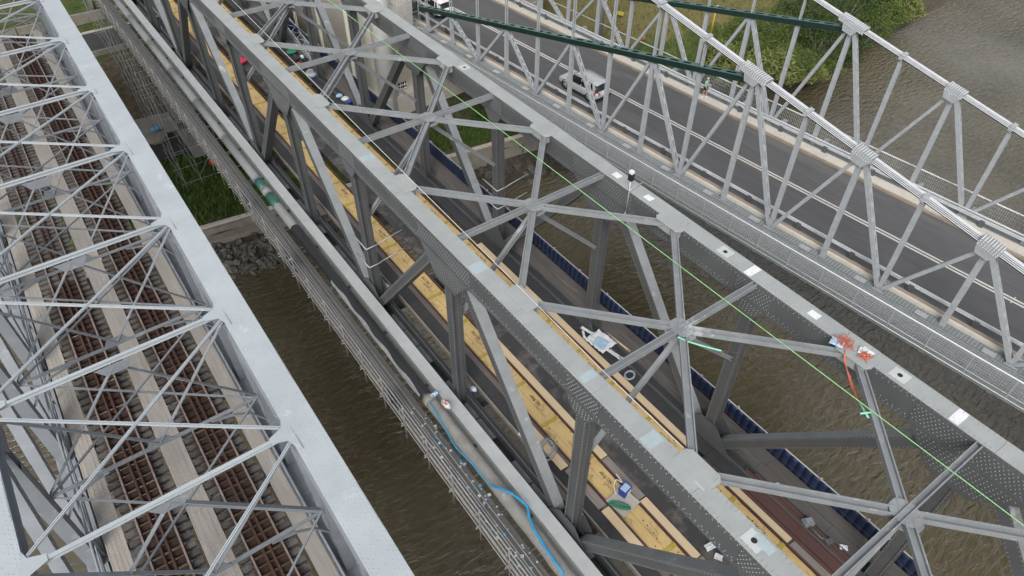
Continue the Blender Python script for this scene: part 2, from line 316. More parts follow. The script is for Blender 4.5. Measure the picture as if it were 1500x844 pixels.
# ================================================================== LEFT BRIDGE (open floor, two tracks)
LX0, LX1 = -5.55, 2.10
def zt(y): return 7.9+.046*(min(y, 46)-8.2)-.0006*max(0, y-46)**2
LN = [7.5+5.5*k for k in range(-3, 12)]
def left_bridge():
    T = thing('railway_truss_bridge', 'pale grey painted double track railway truss bridge with latticed posts and open timber floor', 'bridge')
    y0, y1 = LN[0], LN[-1]
    for X, s in ((LX0, 1), (LX1, -1)):
        b = MB()
        for i in range(len(LN)-1):
            a, c = LN[i], LN[i+1]
            za, zc = zt(a), zt(c)
            P = lambda x, y, z: V((X+x, y, z))
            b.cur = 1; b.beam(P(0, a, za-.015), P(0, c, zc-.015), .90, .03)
            b.cur = 0
            for e in (-.34, .34): b.beam(P(e, a, za-.29), P(e, c, zc-.29), .03, .52)
            for e in (-.42, .42): b.beam(P(e, a, za-.54), P(e, c, zc-.54), .13, .02)
            n_ = 9
            for j in range(n_):
                f = (j+.5)/n_; g = (j+1.0)/n_
                b.beam(P(-.36, a+(c-a)*j/n_, za+(zc-za)*j/n_-.555), P(.36, a+(c-a)*g, za+(zc-za)*g-.555), .06, .012)
            # splice plates and seams on the top plate
            b.cur = 1
            b.beam(P(0, a+1.5, zt(a+1.5)+.006), P(0, a+3.0, zt(a+3.0)+.006), .86, .012)
            # rivet rows
            b.cur = 1
            for row in (-.40, -.30, -.2, -.1, 0, .1, .2, .30, .40):
                if abs(row) < .29 and a > 26: continue
                k = 0; st = .15 if abs(row) > .29 else .30
                while k*st < (c-a):
                    y = a+k*st+(.075 if int(row*10) % 2 else 0)
                    if a < 40 and (abs(row) > .29 or random.random() < .8): b.rivet(P(row, y, zt(y)+(.012 if 1.5 < y-a < 3.0 else 0)), (0, 0, 1), .024, .012)
                    k += 1
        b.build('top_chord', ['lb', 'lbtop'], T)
        b = MB(); b.rng((X-.3, y0, -1.5), (X-.22, y1, -.75)).rng((X+.22, y0, -1.5), (X+.3, y1, -.75)).rng((X-.34, y0, -.75), (X+.34, y1, -.72))
        b.build('bottom_chord', 'lb', T)
    cx = (LX0+LX1)/2
    for i, y in enumerate(LN):
        z = zt(y)-.12
        a, c = V((LX0+.4, y, z)), V((LX1-.4, y, z)); mid = (a+c)/2
        b = MB(); b.beam(a, c, .115, .022, ou=.10).beam(a, c, .02, .13, ou=.03).beam(a, c, .08, .02, ou=-.045)
        b.build('top_strut', 'lbtop', T)
        zl = z-4.5; la, lc = V((LX0+.3, y, zl)), V((LX1-.3, y, zl)); lm = (la+lc)/2
        b = MB().hbeam(la, lc, .11, .08, .035); b.build('lower_strut', 'lb', T)
        for e, s in ((a, la), (c, lc)):
            MB().beam(e+V((0, 0, -.25)), lm+V((0, 0, .1)), .03, .14, (0, 1, 0)).build('sway_brace', 'lb', T)
            MB().beam(mid+V((0, .03, -.2)), s+V((0, .03, .1)), .03, .14, (0, 1, 0)).build('sway_brace', 'lb', T)
            # arched knee under the lower strut
            pts = [s+V((0, -.04, -1.3)), s.lerp(lm, .12)+V((0, -.04, -.62)), s.lerp(lm, .28)+V((0, -.04, -.25)), s.lerp(lm, .5)+V((0, -.04, -.07))]
            b = MB()
            for p_, q_ in zip(pts, pts[1:]): b.beam(p_, q_, .09, .06)
            b.build('arch_brace', 'lb', T)
        MB().prism([mid+V((x_, -.03, z_)) for x_, z_ in ((-.55, -.12), (.55, -.12), (.3, -.5), (-.3, -.5))], (0, .014, 0)).build('gusset_plate', 'lb', T)
        MB().prism([lm+V((x_, -.03, z_)) for x_, z_ in ((-.5, 0), (.5, 0), (.28, .38), (-.28, .38))], (0, .014, 0)).build('gusset_plate', 'lb', T)
        for e, sg in ((a, 1), (c, -1)):   # flat top gussets, flared towards the chord
            x0 = e.x-sg*.10
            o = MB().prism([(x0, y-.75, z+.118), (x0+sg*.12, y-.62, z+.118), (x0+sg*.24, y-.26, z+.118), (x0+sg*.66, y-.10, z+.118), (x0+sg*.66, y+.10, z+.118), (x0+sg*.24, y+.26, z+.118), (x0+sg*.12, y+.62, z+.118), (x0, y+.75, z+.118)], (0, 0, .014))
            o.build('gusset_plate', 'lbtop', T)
        if i < len(LN)-1:
            yn = LN[i+1]; zn = zt(yn)-.12
            for (p_, q_, dz) in ((V((LX0+.42, y+.25, z)), V((LX1-.42, yn-.25, zn)), .06), (V((LX1-.42, y+.25, z)), V((LX0+.42, yn-.25, zn)), .03)):
                MB().hbeam(p_+V((0, 0, dz)), q_+V((0, 0, dz)), .09, .06, .034, web=-.02).build('top_brace', 'lbtop', T)
            for (p_, q_, dz) in ((V((LX0+.3, y, zl)), V((LX1-.3, yn, zn-4.5)), .03), (V((LX1-.3, y, zl)), V((LX0+.3, yn, zn-4.5)), -.05)):
                MB().beam(p_+V((0, 0, dz)), q_+V((0, 0, dz)), .075, .05).build('lower_brace', 'lb', T)
        for X in (LX0, LX1):
            b = MB(); zz = zt(y)-.56
            for e in (-.24, .24): b.rng((X-.22, y+e-.015, -.75), (X+.22, y+e+.015, zz))
            b.rng((X-.012, y-.22, -.75), (X+.012, y+.22, zz))
            for e in (-.2, .2): b.rng((X+e-.01, y-.23, -.75), (X+e+.01, y+.23, zz-2.2))
            b.build('post', 'lb', T)
            b = MB()
            for e in (-.36, .35):
                b.prism([(X+e, y-1.15, zt(y)-.25), (X+e, y+1.15, zt(y)-.25), (X+e, y+.45, zt(y)-1.5), (X+e, y-.45, zt(y)-1.5)], (.012, 0, 0))
            b.build('gusset_plate', 'lb', T)
            if i > 0:
                b = MB(); b.laced((X, y-.25, zt(y)-.6), (X, LN[i-1]+.25, -.9), .46, .36, (1, 0, 0), .05, .42)
                d_ = V((X, LN[i-1]+.25, -.9))-V((X, y-.25, zt(y)-.6))
                for f in (.12, .5, .88):
                    m_ = V((X, y-.25, zt(y)-.6))+d_*f
                    b.beam(m_-d_*.05, m_+d_*.05, .45, .375, (1, 0, 0))
                b.build('diagonal', 'lb', T)
        MB().rng((LX0, y-.16, -1.55), (LX1, y+.16, -1.52)).rng((LX0, y-.012, -1.52), (LX1, y+.012, -.78)).rng((LX0, y-.16, -.78), (LX1, y+.16, -.75)).build('floor_beam', 'lb', T)
    tc_ = (-3.25, -.20)
    for X in [tc_[0]-.78, tc_[0]+.78, tc_[1]-.78, tc_[1]+.78, LX0+.75, LX1-.55, -1.72]:
        MB().rng((X-.17, y0, -.37), (X+.17, y1, -.33)).rng((X-.012, y0, -.75), (X+.012, y1, -.42)).build('stringer', 'lb', T)
    for a, c in ((-5.02, -4.36), (-2.12, -1.28), (.95, 1.52)):
        b = MB(); n_ = 4; wd = (c-a)/n_
        for k in range(n_):
            y = y0
            while y < y1:
                L = 3.0; b.rng((a+k*wd+.002, y+.004, -.17), (a+(k+1)*wd-.002, min(y+L, y1)-.006, -.12+random.uniform(-.004, .004))); y += L
        # fine cross cleats
        y = y0
        while y < y1: b.rng((a+.02, y, -.116), (c-.02, y+.06, -.111)); y += .12
        for k in range(n_+1): b.rng((a+k*wd*.96+.01, y0, -.113), (a+k*wd*.96+.05, y1, -.104))
        b.build('walkway', 'walk', T)
    for x in (-5.20, 1.62):
        b = MB()
        for z in (.95, .45): b.tube([(x, y0, z), (x, y1, z)], .05 if z > .9 else .03, 6)
        y = y0
        while y < y1: b.rng((x-.03, y-.03, -.5), (x+.03, y+.03, .95)); y += 2.75
        b.rng((x-.05, y0, -.16), (x-.03, y1, .05))
        b.build('handrail', 'lb', T)
    for t in tc_:
        for e in (-.568, .568):
            b = MB(); b.cur = 1; b.rng((t+e-.035, y0, -.035), (t+e+.035, y1, 0)); b.cur = 0
            b.rng((t+e-.01, y0, -.13), (t+e+.01, y1, -.035)).rng((t+e-.065, y0, -.15), (t+e+.065, y1, -.13)); b.build('rail', ['railside', 'rail'], T)
        for e in (-.125, .125):
            b = MB(); b.rng((t+e-.04, y0, -.05), (t+e+.035, y1, -.02)).rng((t+e-.01, y0, -.13), (t+e+.01, y1, -.05)).rng((t+e-.06, y0, -.15), (t+e+.06, y1, -.13)); b.build('guard_rail', 'guard', T)
    # sleepers: the nearest hundred one by one, the farther ones as one mass
    proto = MB().rng((-1.05, -.115, -.16), (1.05, .115, 0)).build('sleeper', 'sleeper', T, None)
    spots = []; y = y0+.2
    while y < y1:
        for t in tc_: spots.append((t+random.uniform(-.07, .07), y+random.uniform(-.03, .03), random.uniform(-.02, .02)))
        y += .42
    vis = sorted([s for s in spots if s[1] > 13.5], key=lambda s: s[1])
    near = vis[:100]; far = [s for s in spots if s not in near]
    for k, (x, y, r_) in enumerate(near):
        o = proto if k == 0 else proto.copy()
        if k: col.objects.link(o)
        o.parent = T; o.location = (x, y, -.15); o.rotation_euler = (0, 0, r_)
    b = MB()
    for x, y, r_ in far: b.box((x, y, -.23), (2.1, .23, .16), r_)
    o = b.build('sleeper_row', 'sleeper', T); o['kind'] = 'stuff'
    return fix(T, V((cx, 20, -1.5)))
left_bridge()

# ================================================================== MIDDLE BRIDGE (under repair)
MX0, MX1, MT, MD = 9.42, 16.86, 8.95, .98
MY0, MY1 = -10.25, 82.2
MN = [1.3+7.7*k for k in range(-1, 11)]         # k odd (from V0=1.3): bottom nodes
def major(i): return (i-1) % 2 == 0
def rivline(b, p, q, nrm, st=.13, r=.02, h=.014):
    p, q = V(p), V(q); n_ = max(1, int((q-p).length/st))
    for i in range(n_+1): b.rivet(p.lerp(q, i/n_), nrm, r, h)
def riv_ok(y): return -3 < y < 46
def mid_bridge():
    T = thing('steel_truss_bridge', 'dark grey riveted truss bridge under repair with black deck and star shaped top bracing', 'bridge')
    for X in (MX0, MX1):
        hw = .30; zb = MT-MD
        b = MB()
        b.rng((X-hw, MY0, zb), (X-hw+.03, MY1, MT-.02)).rng((X+hw-.03, MY0, zb), (X+hw, MY1, MT-.02))
        b.rng((X-hw-.03, MY0, zb-.02), (X+hw+.03, MY1, zb))
        for i, y in enumerate(MN):   # heavier side plates round the joints
            L = 1.75 if major(i) else .75
            for e in (-hw-.012, hw): b.rng((X+e, y-L, zb+.03), (X+e+.012, y+L, MT-.03))
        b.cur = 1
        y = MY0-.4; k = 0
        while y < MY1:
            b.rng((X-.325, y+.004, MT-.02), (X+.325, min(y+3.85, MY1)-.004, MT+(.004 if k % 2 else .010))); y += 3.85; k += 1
        b.cur = 2
        for sx in (-1, 1):
            xx = X+sx*(hw+.001)
            for zz in (zb+.06, zb+.16, MT-.09, MT-.19):
                y = -3
                while y < 46:
                    b.rivet((xx, y, zz), (sx, 0, 0), .02, .016); y += .20 if zz in (zb+.16, MT-.19) else .14
            for i, y in enumerate(MN):
                if not riv_ok(y): continue
                L = 1.7 if major(i) else .7; n_ = int(2*L/.13)
                for r_ in range(6):
                    for c_ in range(n_+1):
                        b.rivet((xx+sx*.012, y-L+c_*.13+(.065 if r_ % 2 else 0), zb+.22+r_*.105), (sx, 0, 0), .021, .016)
        b.cur = 1
        for row in (-.28, -.22, .22, .28):
            y = -3
            while y < 36: b.rivet((X+row, y, MT+.008), (0, 0, 1), .020, .016); y += .15
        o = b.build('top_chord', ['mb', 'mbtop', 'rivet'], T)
        # pale paint squares, hand holes
        for (yy, kind) in ([(3.0, 'h')] if X == MX0 else [(3.9, 'h'), (6.9, 'p'), (10.6, 'h'), (16.2, 'p'), (9.4, 'P'), (5.0, 'p'), (2.1, 'P'), (27.2, 'h'), (14.4, 'p')]):
            if kind == 'h':
                c = MB(); N = 12; c.add([(X+.08*math.cos(6.283*k/N), yy+.08*math.sin(6.283*k/N), MT+.016) for k in range(N)], [tuple(range(N))])
                c.build('drain_hole', 'black', T)
                MB().rng((X-.22, yy-.26, MT+.011), (X+.22, yy+.26, MT+.0135)).build('reinforcing_plate', 'bottom', T)
            else:
                l_ = .36 if kind == 'p' else .30; wd = .14 if kind == 'p' else .3
                MB().rng((X-wd, yy-l_/2, MT+.011), (X+wd, yy+l_/2, MT+.014)).build('primer_patch', 'wht', T)
        if X == MX0:
            for (px, py, l_) in ((953, 645, .42), (1024, 712, .34), (1112, 803, .55), (700, 392, .5), (533, 233, .4), (860, 552, .3)):
                q_ = at(px, py, MT+.015); MB().rng((X-.02 if px > 1000 else X-.27, q_.y-l_/2, MT+.011), (X+.27, q_.y+l_/2, MT+.014)).build('paint_patch', 'patch', T)
        # bottom chord
        b = MB(); b.rng((X-.26, MY0, -.75), (X-.20, MY1, .05)).rng((X+.20, MY0, -.75), (X+.26, MY1, .05)).rng((X-.3, MY0, -.77), (X+.3, MY1, -.75))
        b.build('bottom_chord', 'mb', T)
    # pale outer tray beside the near bottom chord
    b = MB(); y = MY0
    while y < MY1: b.rng((8.50, y, .50), (9.02, min(y+6.4, MY1)-.008, .54)); y += 6.4
    b.rng((8.52, MY0, -.5), (8.56, MY1, .50)).rng((8.96, MY0, -.5), (9.0, MY1, .50)); b.build('bottom_flange', 'bottom', T)
    for i, y in enumerate(MN):
        for X in (MX0, MX1):
            # post: H section with flange angles
            b = MB(); zt_ = MT-MD
            b.rng((X-.20, y-.23, -.7), (X-.18, y+.23, zt_)).rng((X+.18, y-.23, -.7), (X+.20, y+.23, zt_)).rng((X-.18, y-.10, -.7), (X+.18, y+.10, zt_))
            for e in (-.222, .20): 
                for g in (-.23, .15): b.rng((X+e, y+g, -.2), (X+e+.022, y+g+.08, zt_))
            if riv_ok(y):
                b.cur = 1
                for g in (-.19, .19):
                    z = .3
                    while z < zt_: b.rivet((X-.223, y+g, z), (-1, 0, 0), .018, .014); z += .16
                for g in (-.1, .1):
                    z = .3
                    while z < zt_: b.rivet((X+g, y-.101, z), (0, -1, 0), .016, .012); z += .2
            b.build('post', ['mb', 'rivet'], T)
            # gusset plates under the top chord
            hwid, dep = (1.75, 1.15) if major(i) else (.72, .55)
            bw = .62 if major(i) else .3
            b = MB(); zb = MT-MD
            for e in (-.325, .313):
                b.prism([(X+e, y-hwid, zb+.12), (X+e, y+hwid, zb+.12), (X+e, y+hwid*.93, zb-.05), (X+e, y+bw, zb-dep), (X+e, y-bw, zb-dep), (X+e, y-hwid*.93, zb-.05)], (.012, 0, 0))
            b.cur = 1
            if riv_ok(y):
                for r_ in range(8):
                    zz = zb-.05-r_*.12
                    if zz < zb-dep+.06: break
                    half = bw+(hwid*.9-bw)*(1-(zb-zz)/dep)-.08; c_ = -half
                    while c_ < half: b.rivet((X-.326, y+c_+(.06 if r_ % 2 else 0), zz), (-1, 0, 0), .021, .016); c_ += .13
            b.build('gusset_plate', ['mb', 'rivet'], T)
            hw2, dp2 = (1.5, 1.1) if not major(i) else (.6, .5)
            b = MB()
            for e in (-.285, .273): b.prism([(X+e, y-hw2, -.1), (X+e, y+hw2, -.1), (X+e, y+.4, dp2), (X+e, y-.4, dp2)], (.012, 0, 0))
            b.build('gusset_plate', 'mb', T)
            if major(i):
                for sgn in (-1, 1):
                    j = i+sgn
                    if j < 0 or j >= len(MN): continue
                    p = V((X, y+sgn*.75, MT-MD+.05)); q = V((X, MN[j]-sgn*.7, .15))
                    b = MB(); d_ = (q-p)
                    b.beam(p, q, .42, .03, (1, 0, 0), ou=-.20).beam(p, q, .42, .03, (1, 0, 0), ou=.20).beam(p, q, .03, .37, (1, 0, 0), os=-.195).beam(p, q, .03, .37, (1, 0, 0), os=.195)
                    if sgn > 0:
                        for oo in (-.12, -.04, .04, .12): b.beam(p+d_*.04, q-d_*.04, .03, .02, (0, 1, .001), os=0, ou=0) if False else b.beam(p+d_*.02, q-d_*.02, .025, .02, (1, 0, 0), os=.205 if d_.y < 0 else -.205, ou=oo)
                    dd, sd_, u_, L = b.frame(p, q, (1, 0, 0))
                    b.cur = 1
                    if riv_ok((p.y+q.y)/2):
                        for os_ in (-.17, .17):
                            k = .3
                            while k < L-.3:
                                b.rivet(p+dd*k+sd_*os_-u_*.216 if u_.x > 0 else p+dd*k+sd_*os_+u_*.216, (-1, 0, 0), .018, .014); k += .15
                        e_ = sd_ if sd_.z > 0 else -sd_
                        for ou_ in (-.16, .16):
                            k = .3
                            while k < L-.3: b.rivet(p+dd*k+e_*.211+u_*ou_, e_, .016, .012); k += .2
                    b.cur = 2
                    b.beam(p+d_*.02, q-d_*.02, .012, .42, (1, 0, 0), os=(.217 if (sd_.z > 0) else -.217))
                    b.build('diagonal', ['mb', 'rivet', 'mblat'], T)
        # floor beams
        MB().rng((8.4, y-.2, -1.5), (18.3, y+.2, -1.46)).rng((8.4, y-.015, -1.46), (18.3, y+.015, -.5)).rng((8.4, y-.2, -.5), (18.3, y+.2, -.46)).build('floor_beam', 'mb', T)
        # top bracing star
        zc = MT-.16; cx = (MX0+MX1)/2
        for (x, sg) in ((MX0+.3, 1), (MX1-.3, -1)):
            MB().hbeam((x, y, zc+.02), (cx, y, zc+.02), .20, .20, .035, web=-.02).build('top_strut', 'mblat', T)
            for e in (-1, 1):
                yg = y+e*3.65
                if yg > MY1 or yg < MY0: continue
                MB().hbeam((x+sg*.12, yg, zc+.03), (cx-sg*.10, y+e*.13, zc+.0), .25, .16, .04, web=-.03).build('top_brace', 'mblat', T)
            # raking sway struts
            MB().hbeam((cx-sg*.08, y-.02, zc-.32), (x-sg*.06, y-.02, 5.0), .16, .16, .03, (0, 1, 0)).build('sway_brace', 'mblat', T)
        b = MB(); b.prism([(cx+.36*math.cos(R(a)), y+.44*math.sin(R(a)), zc+.052) for a in (0, 40, 70, 110, 140, 180, 220, 250, 290, 320)], (0, 0, .014))
        b.prism([(cx+.44*math.cos(R(a)), y+.52*math.sin(R(a)), zc-.13) for a in (0, 40, 70, 110, 140, 180, 220, 250, 290, 320)], (0, 0, .014))
        for k in range(40):
            a = random.uniform(0, 6.28); r_ = random.uniform(.12, .33); b.rivet((cx+r_*math.cos(a), y+r_*1.15*math.sin(a), zc+.066), (0, 0, 1), .02, .015)
        b.build('star_gusset', 'mblat', T)
    for y in [n+3.85 for n in MN[:-1]]:
        for X, sg in ((MX0, 1), (MX1, -1)):
            b = MB(); z = MT+.012
            b.prism([(X+sg*.05, y-.62, z), (X+sg*.52, y-.62, z), (X+sg*.66, y-.48, z), (X+sg*.66, y+.48, z), (X+sg*.52, y+.62, z), (X+sg*.05, y+.62, z)], (0, 0, .016))
            b.rng((X+sg*.34, y-.5, MT-.36), (X+sg*.58, y+.5, MT+.01))
            for ex in (.38, .46, .56):
                for ey in (-.52, -.44, .44, .52): b.rivet((X+sg*ex, y+ey, z+.016), (0, 0, 1), .026, .02)
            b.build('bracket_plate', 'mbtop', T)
    # deck
    def decks(x0, x1, m_, z, L, name='deck_plate', gap=.012):
        b = MB(); y = MY0
        while y < MY1: b.rng((x0, y, z-.04), (x1, min(y+L, MY1)-gap, z+random.uniform(-.008, .008))); y += L
        b.build(name, m_, T)
    decks(10.32, 10.98, 'deck', -.10, 2.9); decks(10.98, 11.22, 'brown', -.08, 4.1, 'guard_timber')
    decks(12.72, 14.24, 'deckdust', -.12, 3.85); decks(15.97, 17.05, 'deck', -.10, 3.1)
    decks(17.05, 17.62, 'walkbrown', -.05, 3.4, 'footway'); decks(17.64, 18.22, 'walkbrown', -.06, 4.2, 'footway')
    decks(14.26, 14.52, 'brown', -.08, 4.1, 'guard_timber')
    b = MB().rng((10.26, MY0, -.2), (10.34, MY1, .02)); b.build('edge_timber', 'oldwood', T)
    b = MB()
    for x in (9.9, 11.2, 12.3, 14.5, 15.6, 17.6): b.rng((x-.12, MY0, -.46), (x+.12, MY1, -.42)).rng((x-.012, MY0, -.9), (x+.012, MY1, -.46))
    b.build('stringer', 'mb', T)
    y = MY0; sp = []
    while y < MY1: sp.append((9.52, y+.6, -.48)); y += 1.28 if int(y*3) % 5 else 2.6
    rep('ledge_plate', MB().box((0, 0, 0), (.40, 1.22, .04)), 'mblat', T, sp)
    for t in (11.775, 15.075):
        for e in (-.515, .515):
            b = MB(); b.rng((t+e-.03, MY0, -.06), (t+e+.03, MY1, .0)).rng((t+e-.06, MY0, -.18), (t+e+.06, MY1, -.14)).rng((t+e-.01, MY0, -.14), (t+e+.01, MY1, -.06)); b.build('rail', 'maroon', T)
    return fix(T, V(((MX0+MX1)/2, 20, -1.5)))
mid_bridge()

def text_mesh(word, size, mname, parent, loc, rz):
    cu = bpy.data.curves.new('lettering', 'FONT'); cu.body = word; cu.size = size; cu.align_x = 'CENTER'; cu.align_y = 'CENTER'; cu.offset = .004
    o = bpy.data.objects.new('lettering', cu); col.objects.link(o); bpy.context.view_layer.update()
    me = bpy.data.meshes.new_from_object(o.evaluated_get(bpy.context.evaluated_depsgraph_get())); bpy.data.objects.remove(o)
    me.materials.clear(); me.materials.append(M[mname])
    o = bpy.data.objects.new('lettering', me); col.objects.link(o); o.parent = parent; o.location = loc; o.rotation_euler = (0, 0, rz); return o

# yellow boards between the rails, each board its own object
G = 'yellow boards laid between the rails'
def boards():
    for tx, side in ((11.775, 'left'), (15.075, 'right')):
        y = -3.0; k = 0
        while y < 74:
            L = 2.35
            near = y < 34
            T = thing('yellow_board', 'stained yellow timber cover board lying in the %s track of the dark grey bridge' % side, 'cover board', (tx, y+L/2, -.13), 0, G)
            b = MB(); x = -.455
            for wd in ((.44, .455) if k % 3 else (.30, .595)):
                b.rng((x, -L/2+.006, 0), (x+wd, L/2-.17, .045+random.uniform(-.004, .004))); x += wd+.012
            if near:
                for _ in range(5):
                    b.cur = 1; px, py = random.uniform(-.38, .38), random.uniform(-L/2+.1, L/2-.3); b.rng((px, py, .046), (px+.05, py+.05, .0515)); b.cur = 0
            b.build('board', ['yellow', 'print'], T)
            c = MB().rng((-.46, L/2-.165, -.01), (.46, L/2-.005, .075)); c.build('cross_batten', 'yellowcross', T)
            if near and k % 2 == 1:
                text_mesh('NO STEP', .17, 'print', T, (.16 if side == 'right' else .2, .0, .053), R(90))
            y += L; k += 1
boards()
def plank(x, y, L, wd, z, m_, name, label, cat, rz=0, group=None, th=.045):
    o = MB().box((0, 0, th/2), (wd, L-.01, th)).build(name, m_); o.location = (x, y+L/2, z); o.rotation_euler = (0, 0, rz); tag(o, label, cat, group); return o
y = -1.0; i = 0
GP = 'loose planks along the yellow boards'
for (x, y0, y1, m_, lab) in ((12.49, -4, 5.4, 'oldwood', 'weathered grey plank along the left yellow boards nearest the camera'),
                          (12.49, 5.45, 8.35, 'newwood', 'pale new plank right of the left yellow boards beside the blue and white tub'),
                          (12.49, 8.4, 10.6, 'oldwood', 'short grey plank right of the left yellow boards just behind the blue tub'),
                          (12.49, 10.65, 19.5, 'newwood', 'pale new planks lined up along the right edge of the left yellow boards'),
                          (11.02, 6.1, 8.9, 'newwood', 'pale new plank left of the left yellow boards beside the green rope'),
                          (10.98, 9.0, 11.1, 'oldwood', 'weathered dark plank at the left edge of the left yellow boards'),
                          (10.86, 11.2, 13.6, 'newwood', 'speckled pale plank lying by the wire coil left of the yellow boards'),
                          (15.78, 9.0, 24.8, 'newwood', 'pale new planks lined up right of the right yellow boards'),
                          (15.78, 3.9, 6.9, 'newwood', 'pale plank on the right track between the near chord and rust red sheets'),
                          (15.78, -2, 3.8, 'oldwood', 'grey metal edged plank right of the right yellow boards at the near end')):
    y = y0; n_ = max(1, round((y1-y0)/3.0)); L = (y1-y0)/n_
    for k in range(n_):
        plank(x+random.uniform(-.015, .015), y, L, .37, -.06, m_, 'timber_plank', lab, 'plank', random.uniform(-.004, .004), GP); y += L

# ================================================================== pipe, scaffold walkway, tarpaulin
def pipe():
    T = thing('service_pipe', 'long service pipe on outside of dark bridge, grey with green bands then black and dusty', 'pipe', (8.02, 20, -.3))
    def seg(y0, y1, m_, name, r=.25, wob=0, n_=20):
        N = max(2, int((y1-y0)/(.25 if wob else 3))); pts = []; rr = []
        for k in range(N+1):
            yy = y0+(y1-y0)*k/N; pts.append((0+(noise.noise((yy*.7, 1, 2))*wob), yy-20, .75+noise.noise((yy*.8, 5, 2))*wob)); rr.append(r+noise.noise((yy*1.9, 9, 4))*wob)
        return MB().tube(pts, rr, n_).build(name, m_, T)
    y = 31.2
    while y < 82:
        e = min(y+5.6, 82); seg(y, e-.03, 'pipe', 'pipe_section'); seg(e-.14, e, 'pipe', 'collar', .262); y = e
    seg(33.6, 34.8, 'pipegreen', 'green_band', .262); seg(35.7, 36.5, 'pipegreen', 'green_band', .262); seg(35.0, 35.5, 'foil', 'label_band', .258)
    seg(17.05, 31.2, 'pipeblack', 'black_section', .265, .004)
    seg(16.75, 17.1, 'pipedust', 'collar', .285, .01)
    seg(-10, 16.8, 'pipedust', 'dusty_section', .265, .02)
    # strip of torn silver lagging along the left of the black pipe
    b = MB(); y = 17.3; pv = None; b.smooth = True
    while y < 26.2:
        f = (26.2-y)/9; ph = R(150+8*math.sin(y*3)); ph2 = R(195+14*math.sin(y*2.1)+random.uniform(-6, 6))
        rr = .285+.02*random.random()
        cur = [(rr*math.cos(a)*1.0, y-20, .75+rr*math.sin(a)) for a in (ph-R(14), (ph+ph2)/2-R(10), ph2-R(8))]
        if pv:
            b.add(pv+cur, [(0, 1, 4, 3), (1, 2, 5, 4)])
        pv = cur; y += .16
    b.build('torn_lagging', 'foil', T)
    y = -9; sp = []
    while y < 80: sp.append((.1, y-20, .415)); y += 3.85
    rep('bracket', MB().box((0, 0, 0), (.9, .12, .11)), 'mb', T, sp)
pipe()
# blue sheathed cable wound on the dusty pipe
pts = [at(720, 711, 1.06), at(748, 722, 1.06), at(762, 732, 1.06), at(773, 742, 1.04), at(775, 757, 1.0), at(782, 775, 1.0), at(797, 800, 1.0), at(812, 822, 1.0), at(826, 842, .98)]
tag(MB().tube(pts, .052, 8).build('blue_cable', 'cyan'), 'bright blue sheathed cable lying along the dusty near end of the pipe', 'cable')
def bez(pts, n_=6):
    out = []; P = [V(p) for p in pts]
    for i in range(len(P)-1):
        p0, p1, p2, p3 = P[max(i-1, 0)], P[i], P[i+1], P[min(i+2, len(P)-1)]
        for k in range(n_):
            t = k/n_; out.append(.5*((2*p1)+(p2-p0)*t+(2*p0-5*p1+4*p2-p3)*t*t+(3*p1-p0-3*p2+p3)*t**3))
    return out+[P[-1]]
pts = bez([at(630, 590, .98), at(650, 625, .9), at(668, 655, .9), at(690, 678, .9), at(705, 696, .95), at(720, 711, 1.0)])
tag(MB().tube(pts, .03, 6).build('blue_edge_rope', 'cyan'), 'thin blue rope hanging along the left side of the dusty pipe', 'rope')
# orange and white mesh bundle on the pipe
def lump(name, c, d, m_, label, cat, seed=0, amp=.35, n_=2, group=None):
    import bmesh
    bm = bmesh.new(); bmesh.ops.create_icosphere(bm, subdivisions=n_, radius=1)
    for v in bm.verts:
        f = 1+amp*noise.noise(v.co*1.7+V((seed*3.1, seed, 7)))+amp*.5*noise.noise(v.co*4+V((seed, 3, 1)))
        v.co = V((v.co.x*d[0]*f/2, v.co.y*d[1]*f/2, v.co.z*d[2]*f/2))
    me = bpy.data.meshes.new(name); bm.to_mesh(me); bm.free()
    for p in me.polygons: p.use_smooth = True
    ms = m_ if isinstance(m_, (list, tuple)) else [m_]
    for q in ms: me.materials.append(M[q])
    if len(ms) > 1:
        for p in me.polygons: p.material_index = int((noise.noise(V(p.center)*(6/max(d))+V((seed, 0, 0)))*.5+.5)*len(ms)*.999)
    o = bpy.data.objects.new(name, me); col.objects.link(o); o.location = c
    if label: tag(o, label, cat, group)
    return o
lump('rag_bundle', at(653, 592, 1.1), (.32, .6, .25), ['orange', 'wht', 'orange'], 'orange and white crumpled rag bundle lying on the dusty pipe', 'rag', 3)
lump('blue_rag', at(637, 577, 1.05), (.4, .25, .16), ['cyan', 'wht'], 'blue and white torn wrapping at the end of the black pipe', 'wrapping', 5)

